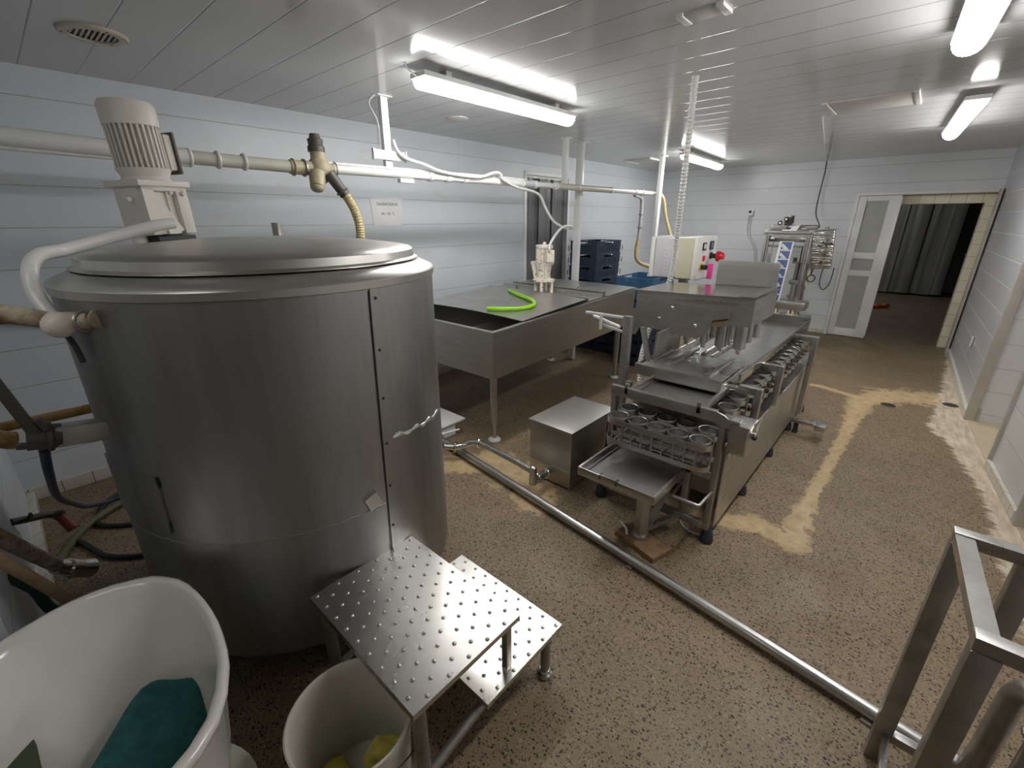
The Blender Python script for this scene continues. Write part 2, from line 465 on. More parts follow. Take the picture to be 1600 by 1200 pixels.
S('floor_recess', M_FLOORTILE, lambda m: m.prism([(.60, 5.33, .001), (.672, 4.31, .001), (.742, 3.54, .001), (.86, 1.6, .001), (1.62, 1.6, .001), (1.62, 5.33, .001)], (0, 0, .004)))
def jamb(m):
    m.box(.575, .64, 5.30, 5.345, 0, ZC-.001, .004); m.box(.60, .665, 5.315, 5.325, 0, .12)
S('trim_1', M_TRIMBEIGE, jamb)
S('trim_2', M_TRIMBEIGE, lambda m: m.box(.655, .70, 4.285, 4.33, 0, ZC, .004))
S('trim_3', M_TRIMBEIGE, lambda m: m.box(.725, .80, 3.49, 3.545, 0, 2.05, .004))
def br(m):
    m.prism([(.487, 8.2, .0), (.575, 5.35, 0), (.605, 5.35, 0), (.517, 8.2, 0)], (0, 0, .065))
    m.prism([(.650, 4.29, .0), (.722, 3.55, 0), (.752, 3.55, 0), (.68, 4.29, 0)], (0, 0, .065))
S('baseboard_right', M_SKIRT, br)
S('baseboard_left', M_SKIRT, lambda m: m.box(XL, XL+.02, -.255, 4.5, 0, .085, .003))
S('baseboard_near', M_SKIRT, lambda m: m.box(XL+.02, -1.72, -.257, -.215, 0, .07, .006))
S('baseboard_far', M_SKIRT, lambda m: m.box(XL, -.93, YF-.02, YF+.01, 0, .07, .003))
S('trim_4', M_TRIMBEIGE, lambda m: m.box(.478, .500, 7.95, YF-.005, 0, 1.985, .003))
# doorway into the dim hall
def dtile(m):
    m.box(-.42, .40, YF+.11, YF+.42, 1.84, 1.985); m.box(.40, .56, YF+.11, YF+.42, 0, 1.985); m.box(-.92, -.86, YF+.10, YF+.42, 0, 1.985)
    m.box(-.86, -.40, YF+.12, YF+.42, 1.86, 1.985)
S('wall_reveal', M_TILE, dtile)
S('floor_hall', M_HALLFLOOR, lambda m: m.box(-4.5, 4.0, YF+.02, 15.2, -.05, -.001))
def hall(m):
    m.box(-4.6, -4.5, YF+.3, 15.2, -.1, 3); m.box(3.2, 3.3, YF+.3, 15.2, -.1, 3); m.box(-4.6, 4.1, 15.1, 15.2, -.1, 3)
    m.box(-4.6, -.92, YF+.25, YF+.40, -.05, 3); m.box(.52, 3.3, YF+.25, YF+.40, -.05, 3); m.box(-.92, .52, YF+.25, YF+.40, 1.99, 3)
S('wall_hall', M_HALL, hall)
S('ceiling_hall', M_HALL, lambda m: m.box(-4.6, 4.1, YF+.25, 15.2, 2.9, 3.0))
# door_1: white aluminium frame with one panelled leaf
d = MB()
d.box(-.905, -.865, YF-.03, YF+.06, 0, 1.99, .004); d.box(-.865, .48, YF-.03, YF+.04, 1.955, 1.99, .004)
d = struct(d.build('door_1', M_ALU, origin=(-.65, YF, 0)))
lf = MB(); y0, y1 = YF-.035, YF+.015
zs = [(0.012, .125), (.885, .965), (1.125, 1.21), (1.885, 1.95)]
lf.box(-.860, -.775, y0, y1, .012, 1.95, .004); lf.box(-.530, -.405, y0, y1, .012, 1.95, .004)
for a, b in zs: lf.box(-.778, -.527, y0+.004, y1-.004, a, b, .003)
lfo = lf.build('door_leaf', M_ALU, d)
for a, b in ((.12, .89), (.96, 1.13), (1.205, 1.89)):
    p = MB(); p.box(-.782, -.523, YF-.016, YF-.006, a, b); p.build('door_pane', M_FROST, lfo)
h = MB(); h.box(-.415, -.395, y0-.012, y1+.01, .04, 1.92, .004); h.build('door_edge_strip', M_ALU, lfo)
# door_2: opening in the left wall
S('trim_5', M_WHITEPAINT, lambda m: (m.box(XL-.01, XL+.012, 4.50, 4.55, 0, 2.21, .003), m.box(XL-.01, XL+.012, 5.42, 5.47, 0, 2.21, .003), m.box(XL-.01, XL+.012, 4.5501, 5.4199, 2.165, 2.21, .003)))
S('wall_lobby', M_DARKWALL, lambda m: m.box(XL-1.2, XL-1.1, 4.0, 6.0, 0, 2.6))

def strip_curtain(name, label, x0, x1, y0, y1, n, z0, z1, top=None):
    """n overlapping pvc strips hung in a row; each strip a part"""
    root = thing(name, ((x0+x1)/2, (y0+y1)/2, z0), label, 'curtain')
    dx, dy = (x1-x0)/n, (y1-y0)/n; L = math.hypot(dx, dy); nx, ny = -dy/L, dx/L
    r = MB(); r.bar((x0, y0, z1+.012), (x1, y1, z1+.012), .03, .03); r.build('hanging_rail', M_ALU, root)
    for i in range(n):
        m = MB(); off = .012 if i % 2 else -.012; amp = random.uniform(.01, .03)
        prof = []
        for k in range(7):
            u = k/6; t = (i-.12+1.24*u); b = off+math.sin(PI*u)*amp*(1 if i % 3 else -1)
            prof.append((x0+dx*t+nx*b, y0+dy*t+ny*b))
        zz = z0+random.uniform(0, .03)
        a = [Vector((p[0], p[1], zz)) for p in prof]
        poly = a + [v+Vector((nx*.003, ny*.003, 0)) for v in reversed(a)]
        m.prism(poly, (0, 0, z1-zz)); m.build('curtain_strip', M_CURT, root, sharp=50)
    return root
c = strip_curtain('strip_curtain', 'dark grey plastic strip curtain in the doorway of the long left wall', XL-.035, XL-.035, 4.57, 5.40, 6, .02, 2.14)
for i in range(5):
    m = MB(); y = 4.65+i*.15; m.torus((XL-.005, y, 2.12), .028, .0035, (1, 0, 0), 12, 5, 0.2, PI*1.1); m.build('hanger_hook', M_ALU, c)
strip_curtain('strip_curtain', 'dark strip curtain far back in the dim hall beyond the open doorway', -2.6, .42, 13.9, 13.9, 16, .03, 2.75)
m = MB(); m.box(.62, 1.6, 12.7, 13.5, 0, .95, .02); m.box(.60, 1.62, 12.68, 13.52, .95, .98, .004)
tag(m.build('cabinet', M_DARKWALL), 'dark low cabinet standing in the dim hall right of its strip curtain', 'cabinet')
for k, (x, y, a) in enumerate(((-.55, 11.3, .3), (-.42, 11.48, .5))):
    m = MB()
    T = Matrix.Translation((x, y, 0)) @ Matrix.Rotation(a, 4, 'Z')
    for (cx, cz, rx, rz) in ((0, .035, .13, .034), (.07, .05, .07, .045)):
        prof = [(math.sin(PI*i/8), -math.cos(PI*i/8)) for i in range(9)]
        prof = [(max(0, p), q) for p, q in prof]; prof[0] = (0, -1); prof[-1] = (0, 1)
        m.lathe(prof, (0, 0, 0), 14, T @ Matrix.Translation((cx, 0, cz)) @ Matrix.Diagonal((rx, .05, rz, 1)))
    tag(m.build('shoe', M_ORANGE), ('orange clog on the hall floor, the one nearer the room' if k == 0 else 'orange clog on the hall floor, the one farther from the room'), 'shoe', 'orange clogs in the hall')

# ------------------------------------------------------------------ ceiling lamps, vents, hatches
def batten(a, b, label):
    a = Vector(a); b = Vector(b); dv = (b-a); L = dv.length; ang = math.atan2(dv.y, dv.x)
    root = thing('ceiling_lamp', (*((a+b)/2).xy, ZC-.1), label, 'lamp', 'batten lamps on the ceiling')
    T = Matrix.Translation((*((a+b)/2).xy, 0)) @ Matrix.Rotation(ang, 4, 'Z')
    m = MB(); m.box(-L/2-.004, L/2+.004, -.064, .064, ZC-.0615, ZC-.034, .006, T); m.build('lamp_housing', M_WHITE, root)
    m = MB(); n = 9
    prof = [(0.058*math.cos(PI+PI*i/n), 0.054*math.sin(PI+PI*i/n)) for i in range(n+1)]
    m.prism([T @ Vector((-L/2+.012, y, ZC-.062+z)) for y, z in prof], T.to_3x3() @ Vector((L-.024, 0, 0))); m.build('diffuser', M_LAMP, root)
    for s in (-1, 1):
        m = MB(); m.box(s*L*.36-.02, s*L*.36+.02, -.03, .03, ZC-.036, ZC, 0, T); m.build('mounting_clip', M_WHITE, root)
    return root
b1 = batten((-2.25, 1.76, 0), (-2.24, 3.16, 0), 'lit batten lamp over the vat, nearest lamp along the left side')
m = MB(); m.tube([(-2.27, 1.70, ZC), (-2.28, 1.71, ZC-.02), (-2.255, 1.755, ZC-.055)], .004, 6, .01); m.build('lead', M_GREY, b1)
batten((-2.39, 5.74, 0), (-2.48, 7.2, 0), 'lit batten lamp near the far wall, left of the hanging black cable')
batten((-.08, 5.97, 0), (.02, 4.45, 0), 'lit batten lamp over the aisle, the farther one of the right pair')
batten((-.07, 3.05, 0), (.02, 1.55, 0), 'lit batten lamp cut off by the top edge, nearer one of the right pair')
def round_vent(x, y, r, label):
    root = thing('ceiling_vent', (x, y, ZC-.012), label, 'vent')
    m = MB(); m.lathe([(r*.70, ZC-.004), (r*.70, ZC-.012), (r*.95, ZC-.012), (r, ZC-.006), (r, ZC+.001)], (x, y, 0), 36); m.build('vent_ring', M_VENT, root)
    m = MB(); m.lathe([(0, ZC-.001), (r*.71, ZC-.001)], (x, y, 0), 24); m.build('vent_hole', M_BLACKP, root)
    m = MB()
    for i in range(-4, 5):
        o = i*r*.15; hw = math.sqrt(max(0, (r*.70)**2-o*o))
        m.box(x-hw, x+hw, y+o-r*.032, y+o+r*.032, ZC-.007, ZC-.004)
    m.build('vent_slat', M_VENT, root)
    for a in (.3, 2.4, 4.5):
        m = MB(); m.dome((x+r*.85*math.cos(a), y+r*.85*math.sin(a), ZC-.012), .005, -.003); m.build('screw', M_RUST, root)
round_vent(-2.98, .545, .125, 'yellowed round grille in the ceiling at the upper left')
m = MB(); m.lathe([(0, ZC-.012), (.075, ZC-.012), (.09, ZC-.005), (.09, ZC+.001)], (-3.11, 2.81, 0), 28)
tag(m.build('ceiling_vent', M_HATCH), 'pale round closed vent on the ceiling below the lit lamp over the vat', 'vent')
def hatch(x0, x1, y0, y1, label):
    root = thing('ceiling_hatch', ((x0+x1)/2, (y0+y1)/2, ZC-.014), label, 'hatch')
    m = MB(); m.box(x0+.03, x1-.03, y0, y1, ZC-.010, ZC+.001, .002); m.build('hatch_panel', M_HATCH, root)
    for xa, xb in ((x0, x0+.03), (x1-.03, x1)):
        m = MB(); m.box(xa, xb, y0-.01, y1+.01, ZC-.014, ZC+.001, .003); m.build('end_strip', M_WHITE, root)
hatch(-.80, -.27, 4.22, 4.66, 'flat rectangular hatch on the ceiling left of the farther right lamp')
hatch(-.98, -.79, 2.10, 2.19, 'narrow small plate on the ceiling at the top centre')
hatch(-3.45, -3.05, 6.2, 6.6, 'small square hatch on the ceiling near the far left corner')
m = MB(); m.tube([(-1.336, 8.12, ZC), (-1.335, 8.16, ZC-.15), (-1.345, 8.17, 2.05), (-1.33, 8.10, 1.75), (-1.20, 7.75, 1.58), (-1.14, 7.4, 1.545)], .008, 8, .05)
tag(m.build('power_cable', M_BLACKP, sharp=60), 'black cable hanging from the ceiling down to the packing machine', 'cable')
m = MB(); m.cyl((-1.336, 8.12, ZC-.006), (-.87, 4.68, ZC-.006), .004, n=8)
tag(m.build('ceiling_cable', M_HATCH), 'thin pale cable along the ceiling from the hatch to the hanging black cable', 'cable')
# ------------------------------------------------------------------ wall sign, socket, floor drains
def text_mesh(name, body, size, M, mat, parent):
    cu = bpy.data.curves.new(name, 'FONT'); cu.body = body; cu.size = size; cu.align_x = 'CENTER'; cu.align_y = 'CENTER'; cu.extrude = .0004
    ob = bpy.data.objects.new(name, cu); COL.objects.link(ob)
    bpy.context.view_layer.update()
    me = bpy.data.meshes.new_from_object(ob.evaluated_get(bpy.context.evaluated_depsgraph_get()))
    bpy.data.objects.remove(ob); me.transform(Matrix.Translation(-world_loc(parent)) @ M); me.materials.clear(); me.materials.append(mat)
    o = bpy.data.objects.new(name, me); COL.objects.link(o); o.parent = parent; return o
sg = thing('wall_sign', (XL, 2.53, 1.60), 'white paper sheet with two printed lines taped to the left wall', 'sign')
m = MB(); m.prism([(XL+.002, 2.37, 1.835), (XL+.002, 2.715, 1.845), (XL+.002, 2.685, 1.605), (XL+.002, 2.385, 1.60)], (.003, 0, 0)); m.build('paper', M_PAPER, sg)
TW = Matrix(((0, 0, 1, 0), (1, 0, 0, 0), (0, 1, 0, 0), (0, 0, 0, 1)))
text_mesh('printed_text', 'ЗАКВАСВАНЕ', .034, Matrix.Translation((XL+.006, 2.545, 1.787)) @ TW, M_INK, sg)
text_mesh('printed_text', '44 - 45 °C', .034, Matrix.Translation((XL+.006, 2.545, 1.705)) @ TW, M_INK, sg)
sk = thing('wall_socket', (-2.23, YF-.04, 1.71), 'small white socket on the far wall with two cables hanging from it', 'socket')
m = MB(); m.box(-2.27, -2.19, YF-.045, YF, 1.71, 1.80, .008); m.build('socket_box', M_WHITE, sk)
m = MB(); m.cyl((-2.235, YF-.047, 1.765), (-2.235, YF-.038, 1.765), .024); m.build('socket_face', M_BLACKP, sk)
for a, b in ((-2.25, -2.03), (-2.215, -2.0)):
    m = MB(); m.tube([(a, YF-.03, 1.715), (a+.02, YF-.025, 1.45), (b-.06, YF-.03, 1.2), (b, YF-.06, .85), (b+.1, YF-.2, .5)], .005, 6, .05); m.build('socket_cable', M_GREY, sk)
for i, (x, y, lab) in enumerate(((.06, 5.27, 'dark floor drain in the yellow stain in the middle of the aisle'), (.50, 5.66, 'dark floor drain beside the right wall skirting'))):
    m = MB(); m.lathe([(0, .006), (.05, .006), (.06, .001)], (x, y, 0), 20); m.box(x-.045, x+.045, y-.004, y+.004, .006, .010); m.box(x-.004, x+.004, y-.045, y+.045, .0061, .0098)
    tag(m.build('floor_drain', M_CHAR), lab, 'drain')
m = MB(); m.box(.515, .525, 6.42, 6.50, .42, .52, .003); so = m.build('wall_plate', M_WHITE)
so.location.x = .553; tag(so, 'small white plate low on the grey right wall', 'wall plate')
# ------------------------------------------------------------------ insulated tank with agitator
TX, TY, TR = -1.916, .709, .629
tank = thing('milk_tank', (TX, TY, 0), 'large round stainless steel tank with domed lid on short legs', 'tank')
def tp(a, z, r=TR): return Vector((TX+r*math.cos(R(a)), TY+r*math.sin(R(a)), z))
m = MB(); m.lathe([(0, .15), (TR-.02, .15), (TR, .165), (TR, .30), (TR+.0005, .665), (TR-.0005, 1.0), (TR, 1.445)], (TX, TY, 0), 96); m.build('tank_body', S_TANK, tank)
m = MB(); m.lathe([(TR-.01, 1.446), (TR+.006, 1.447), (TR+.008, 1.470), (TR+.002, 1.479), (.578, 1.503), (.50, 1.507), (0, 1.507)], (TX, TY, 0), 96); m.build('tank_rim', S_LID, tank)
m = MB(); m.lathe([(.572, 1.508), (.574, 1.512), (.560, 1.518), (.556, 1.543), (.545, 1.552), (.50, 1.560), (.38, 1.575), (.2, 1.589), (0, 1.594)], (TX, TY, 0), 96); m.build('tank_lid', S_LID, tank)
def curved(m, a0, a1, z0, z1, t=.004, n=10, r=TR):
    poly = [tp(a0+(a1-a0)*i/n, 0, r) for i in range(n+1)]+[tp(a1-(a1-a0)*i/n, 0, r+t) for i in range(n+1)]
    m.prism([(p.x, p.y, z0) for p in poly], (0, 0, z1-z0))
m = MB()
top = [(4.9, 8.4, 1.446), (2.1, 5.0, .50), (1.4, 4.2, .17)]
for (a0, a1, zt), (b0, b1, zb) in zip(top, top[1:]):
    n = 12
    for i in range(n):
        u, v = i/n, (i+1)/n
        for (c0, c1, t0, t1) in ((0, 1, .001, .003),):
            m.quad(tp(a0+(b0-a0)*u, zt+(zb-zt)*u, TR+.003), tp(a1+(b1-a1)*u, zt+(zb-zt)*u, TR+.003), tp(a1+(b1-a1)*v, zt+(zb-zt)*v, TR+.003), tp(a0+(b0-a0)*v, zt+(zb-zt)*v, TR+.003))
            m.quad(tp(a0+(b0-a0)*u, zt+(zb-zt)*u, TR+.003), tp(a0+(b0-a0)*v, zt+(zb-zt)*v, TR+.003), tp(a0+(b0-a0)*v, zt+(zb-zt)*v, TR-.002), tp(a0+(b0-a0)*u, zt+(zb-zt)*u, TR-.002))
            m.quad(tp(a1+(b1-a1)*u, zt+(zb-zt)*u, TR+.003), tp(a1+(b1-a1)*v, zt+(zb-zt)*v, TR+.003), tp(a1+(b1-a1)*v, zt+(zb-zt)*v, TR-.002), tp(a1+(b1-a1)*u, zt+(zb-zt)*u, TR-.002))
m.build('seam_strip', S_TANK, tank)
m = MB(); m.tube([tp(4.6-i*.28, 1.44-i*.1255, TR+.002) for i in range(11)], .0028, 6, .05); m.build('seam_gap', M_BLACKP, tank)
for i in range(6):
    z = 1.415-i*.172; a = 6.6-i*.55; m = MB(); p = tp(a, z, TR+.003); m.ball(p, .0055, 1, 8); m.build('rivet', M_CHAR, tank)
m = MB(); P = [tp(-82+i*2.1, .664+.0022*math.sin(i*1.7)*(1 if i % 3 else .3), TR+.001) for i in range(41)]; m.tube(P, .003, 6, .02); m.build('weld_seam', S_DULL, tank)
m = MB(); curved(m, -92, -61.5, .70, .905, .006, 14); m.build('patch_plate', S_TANK, tank)
m = MB(); m.tube([tp(-61.4, .906, TR+.004), tp(-61.0, .87, TR+.004)], .004, 6); m.tube([tp(-61.6, .74, TR+.004), tp(-61.8, .70, TR+.004)], .004, 6); m.build('patch_gap', M_BLACKP, tank)
m = MB(); P = [tp(7.8+i*3.1, .908-.004*i+.006*math.sin(i*2.1), TR-.004) for i in range(12)]; m.rings(spline(P, .012), [.006+.006*abs(math.sin(i*.9)) for i in range(len(spline(P, .012)))], 8); m.build('dented_crease', S_LID, tank)
m = MB(); m.obox(tp(-2.6, .70, TR+.006), (.012, .05, .055), rz=R(-2.6), rx=.35); m.build('lug', S_LID, tank)
for a in (-60, -22, 60, 130, 200):
    m = MB(); p = tp(a, 0, .50); m.cyl((p.x, p.y, .022), (p.x, p.y, .152), .032, .045); m.cyl((p.x, p.y, 0), (p.x, p.y, .024), .05); m.build('leg', S_DULL, tank)
m = MB(); m.cyl(tp(150, 1.56, .35), tp(150, 1.64, .35), .02); m.build('lid_stub', S_DULL, tank)
# agitator drive bolted on the lid (leans outward)
B0 = Vector((-2.205, .452, 1.568)); A = Vector((-.01, -.025, 1)).normalized()
ay = (Vector((-.42, .91, 0))); ay = (ay-A*ay.dot(A)).normalized(); ax = ay.cross(A)
MF = Matrix.Translation(B0) @ Matrix(((ax.x, ay.x, A.x, 0), (ax.y, ay.y, A.y, 0), (ax.z, ay.z, A.z, 0), (0, 0, 0, 1))) @ Matrix.Diagonal((.94, .94, .97, 1))
def ml(x, y, z): return MF @ Vector((x, y, z))
g = MB()
g.box(-.075, .055, -.088, .090, .030, .205, .008, MF)
g.prism([ml(.055, -.088, .035), ml(.055, -.088, .200), ml(.055, -.052, .200), ml(.055, .038, .050), ml(.055, .012, .035)], MF.to_3x3() @ Vector((.024, 0, 0)))
g.box(.05, .079, .044, .090, .035, .200, .004, MF); g.box(.05, .079, -.088, .090, .188, .205, .004, MF)
g.box(.05, .066, .012, .022, .05, .19, .003, MF)
agit = g.build('agitator_drive', M_CREAM, tank)
g = MB(); g.box(-.095, .090, -.102, .104, .203, .224, .005, MF); g.build('top_flange', M_CREAM, agit)
for (x, y, z) in ((.06, -.022, .165), (.06, .03, .185), (.081, -.045, .075), (.081, -.03, .045), (.081, .068, .18), (.02, -.108, .16)):
    g = MB(); g.cyl(ml(x, y, z), ml(x+.012, y, z), .009, n=6); g.build('bolt_head', M_CREAM, agit)
g = MB(); g.cyl(ml(0, 0, -.02), ml(0, 0, .034), .062, n=24); g.box(-.06, .074, -.072, .085, -.012, .028, .004, MF); g.build('shaft_guard', M_BLACK, agit)
g = MB(); g.cyl(ml(-.01, -.082, -.015), ml(-.01, -.088, .05), .026); g.build('side_foot', M_CREAM, agit)
MG = MF; MF = MF @ Matrix.Diagonal((.86, .86, .97, 1))
g = MB(); g.rings([ml(0, 0, .228), ml(0, 0, .245), ml(0, 0, .275)], [.080, .072, .084], 28); g.build('motor_bell', M_CREAM, agit)
g = MB(); n = 30; prof = []
for i in range(n):
    t = 2*PI*i/n
    for k, (dt, rr) in enumerate(((-.055, .080), (-.040, .099), (.040, .099), (.055, .080))):
        prof.append((rr*math.cos(t+dt), rr*math.sin(t+dt)))
g.prism([ml(x, y, .268) for x, y in prof], A*.146); g.build('finned_housing', M_CREAM, agit, sharp=25)
g = MB(); g.lathe([(.094, .418), (.102, .420), (.104, .485), (.094, .500), (.05, .506), (0, .507)], (0, 0, 0), 36, MF); g.build('fan_cover', M_CREAM, agit)
g = MB(); g.box(-.05, .05, .094, .128, .275, .405, .008, MF); g.build('terminal_box', M_CREAM, agit)
g = MB(); g.box(-.06, .06, .130, .142, .262, .415, .004, MF); g.build('box_lid', M_SCREWED, agit)
# white steam pipe that feeds the jacket
sp = thing('steam_pipe', (-1.75, .04, 1.35), 'white bent pipe from below the tank motor down to a stained pipe tee', 'pipe')
m = MB(); m.tube([(-2.06, .462, 1.642), (-2.05, .40, 1.632), (-2.04, .27, 1.597), (-2.0, .15, 1.566), (-1.91, .085, 1.556), (-1.835, .054, 1.52), (-1.805, .048, 1.46), (-1.775, .058, 1.415), (-1.755, .064, 1.392)], .019, 14, .015); m.build('bent_pipe', M_WHITEPAINT, sp, sharp=60)
m = MB(); m.cyl((-1.75, .064, 1.39), tp(-63.7, 1.398, TR+.002), .024); m.build('tank_inlet', M_RUSTPIPE, sp)
m = MB(); m.tube([(-1.75, .064, 1.39), (-1.752, -.03, 1.425), (-1.76, -.16, 1.47), (-1.765, -.256, 1.50)], .024, 14, .02); m.build('supply_pipe', M_RUSTPIPE, sp, sharp=60)
m = MB(); m.ball((-1.700, .068, 1.386), .038, .92, 16); m.cyl((-1.745, .066, 1.388), (-1.70, .068, 1.386), .030, .034); m.build('tee_cap', M_CREAM, sp)
m = MB(); m.torus(tp(-64.5, 1.398, TR+.030), .026, .005, (tp(-63.7, 0)-Vector((-1.75, .064, 0)))); m.build('clamp', S_DULL, sp)
m = MB(); m.tube([(-1.745, .072, 1.36), (-1.73, .085, 1.32), (-1.72, .09, 1.27)], .007, 8, .01); m.build('drip_tube', M_CHAR, sp)
vv = thing('outlet_valve', (-1.80, 0, 1.0), 'dark valve with long black lever on a grey pipe left of the tank', 'valve')
m = MB(); m.bar((-1.80, .108, 1.035), (-1.80, -.02, 1.052), .06, .062, bev=.01); m.build('grey_pipe', S_DULL, vv)
m = MB(); m.cyl((-1.80, -.005, 1.05), (-1.80, -.075, 1.065), .036); m.torus((-1.8, -.03, 1.055), .036, .009, (0, 1, -.15)); m.build('valve_body', M_CHAR, vv)
m = MB(); m.bar((-1.775, -.045, 1.03), (-1.79, -.10, 1.30), .016, .028, up=(0, 1, 0), bev=.003); m.build('lever', M_CHAR, vv)
m = MB(); m.obox((-1.775, -.035, 1.105), (.03, .014, .035), rx=.3); m.obox((-1.775, -.075, 1.05), (.02, .05, .015), rx=-.3); m.build('lock_tab', M_CHAR, vv)
m = MB(); m.tube([(-2.60, .30, .865), (-2.6, .12, .87), (-2.60, -.04, .872), (-2.58, -.17, .88), (-2.56, -.25, .885)], .021, 12, .03)
tag(m.build('yellow_pipe', M_YELPIPE, sharp=60), 'yellow painted pipe running behind the grey valve pipe', 'pipe')
m = MB(); m.tube([(-2.15, -.25, 1.14), (-2.15, -.215, 1.09), (-2.16, -.19, 1.02), (-2.17, -.15, .965), (-2.18, -.118, .945)], .030, 12, .02)
tag(m.build('elbow_pipe', M_YELPIPE, sharp=60), 'orange brown elbow pipe at the left edge beside the black lever', 'pipe')
# hoses behind the tank and at the near wall
def hose(name, pts, r, mat, label, cat='hose', corr=0, n=10, step=.03, pitch=.012):
    m = MB(); m.tube(pts, r, n, step, True, corr, pitch)
    return tag(m.build(name, mat, sharp=60 if not corr else 20), label, cat)
hose('water_hose', [(-1.80, -.05, 1.02), (-1.95, -.065, .88), (-2.35, -.08, .62), (-2.85, -.055, .34), (-3.2, -.02, .14), (-3.42, .06, .02), (-3.42, .20, .014), (-3.3, .5, .014)], .0125, M_BLUEHOSE, 'thin blue hose hanging from the black lever valve to the floor')
hose('water_hose', [(-3.55, .30, .014), (-3.50, .14, .014), (-3.38, .04, .014), (-3.22, -.005, .014), (-3.1, .06, .014), (-2.98, .25, .014), (-2.9, .6, .014)], .013, M_BLACK, 'black hose looping on the floor between blue and olive hoses')
hose('water_hose', [(-2.85, -.20, .022), (-3.02, -.15, .022), (-3.21, -.04, .022), (-3.33, .12, .022), (-3.36, .35, .022)], .021, M_OLIVE, 'thick olive hose lying across the floor by the near wall')
hose('water_hose', [(-3.12, -.13, .014), (-3.05, -.085, .014), (-2.92, -.05, .014), (-2.80, -.005, .014), (-2.68, .12, .014), (-2.6, .34, .014)], .013, M_BLACK, 'black hose on the floor nearest the white tub')
hose('green_hose', [(-2.10, -.255, .50), (-2.1, -.215, .42), (-2.1, -.20, .32), (-2.13, -.165, .22), (-2.2, -.12, .08), (-2.28, -.10, .018)], .018, M_DKGREEN, 'dark green hose end hanging behind the tan handle')
hose('green_hose', [(-3.808, -.2, 1.14), (-3.808, -.05, 1.12), (-3.808, .10, 1.09), (-3.808, .25, 1.07), (-3.808, .5, 1.1)], .022, M_DKGREEN, 'dark green hose along the left wall under the stained pipe')
ch = thing('flexible_hose', (-2.25, -.19, .25), 'ribbed grey flexible hose with a shiny metal end above the tub', 'hose')
m = MB(); m.tube([(-2.02, -.252, .74), (-2.10, -.232, .65), (-2.24, -.19, .468), (-2.32, -.148, .335)], .021, 14, .03, True, .004, .011); m.build('ribbed_tube', M_RUSTPIPE, ch, sharp=15)
m = MB(); m.rings([(-2.30, -.158, .355), (-2.325, -.143, .325), (-2.33, -.138, .318), (-2.36, -.112, .280), (-2.362, -.110, .277), (-2.395, -.075, .235)], [.026, .033, .040, .040, .034, .040], 20); m.build('metal_end', S_CHROME, ch)
m = MB(); m.cyl((-1.77, -.238, .80), (-2.075, -.012, .004), .017, n=14)
tag(m.build('broom_handle', M_TAN), 'tan wooden handle leaning down behind the white tub', 'handle')
tpv = thing('wall_tap', (-2.75, -.2, .26), 'black tap with red end sticking out of the near wall', 'tap')
m = MB(); m.tube([(-2.72, -.256, .41), (-2.76, -.20, .38), (-2.80, -.155, .355), (-2.80, -.115, .335)], .016, 10, .015); m.ball((-2.80, -.115, .332), .026); m.build('tap_body', M_CHAR, tpv, sharp=60)
m = MB(); m.cyl((-2.795, -.112, .328), (-2.75, -.085, .262), .022, .026); m.build('red_coupling', paint('dull_red', (.22, .035, .02), .5), tpv)
m = MB(); m.bar((-2.74, -.20, .39), (-2.70, -.19, .425), .01, .02); m.build('tap_lever', M_CHAR, tpv)

# ------------------------------------------------------------------ white oval tub with teal cloth
tub = thing('tub', (-1.25, -.17, 0), 'deep white oval tub in the bottom left corner', 'tub')
rim = [(-1.607, .075), (-1.655, -.02), (-1.665, -.117), (-1.645, -.205), (-1.60, -.30), (-1.47, -.43), (-1.27, -.50), (-1.05, -.46), (-.90, -.33), (-.86, -.16), (-.885, -.035), (-.955, .065), (-1.09, .130), (-1.265, .156), (-1.42, .150), (-1.53, .125)]
RC = spline([(x, y, 0) for x, y in rim]+[(rim[0][0], rim[0][1], 0)], .05)[:-1]
def loft(m, levels):
    bm = m.bm; rows = []
    for (s, cx, cy, z) in levels:
        rows.append([bm.verts.new((cx+(p.x+1.26)*s, cy+(p.y+.17)*s, z)) for p in RC])
    n = len(RC)
    for a, b in zip(rows, rows[1:]):
        for k in range(n): bm.faces.new((a[k], a[(k+1) % n], b[(k+1) % n], b[k]))
    return rows
c1 = (-1.26, -.17); c2 = (-1.12, -.13)
lv = []
for s, t, z in ((.46, 1, .14), (.55, .95, .16), (.80, .45, .40), (.93, .1, .545), (.985, 0, .562), (1.0, 0, .575), (.99, 0, .588), (.955, 0, .592), (.925, 0, .586), (.905, .06, .56), (.78, .45, .40), (.60, .9, .215), (.50, 1, .18), (.30, 1, .168)):
    lv.append((s, c1[0]+(c2[0]-c1[0])*t, c1[1]+(c2[1]-c1[1])*t, z))
m = MB(); rows = loft(m, lv); m.bm.faces.new(rows[0][::-1]); m.bm.faces.new(rows[-1]); m.build('tub_shell', M_ENAMEL, tub, sharp=60, recalc=True)
m = MB(); pr_ = []
for i in range(16): pr_.append((.215+(.008 if i % 2 else 0), .001+i*.0125))
m.lathe([(0, .001)]+pr_+[(0, .19)], (-1.10, -.10, 0), 36); m.build('ribbed_base', M_BUCKET, tub, sharp=20)
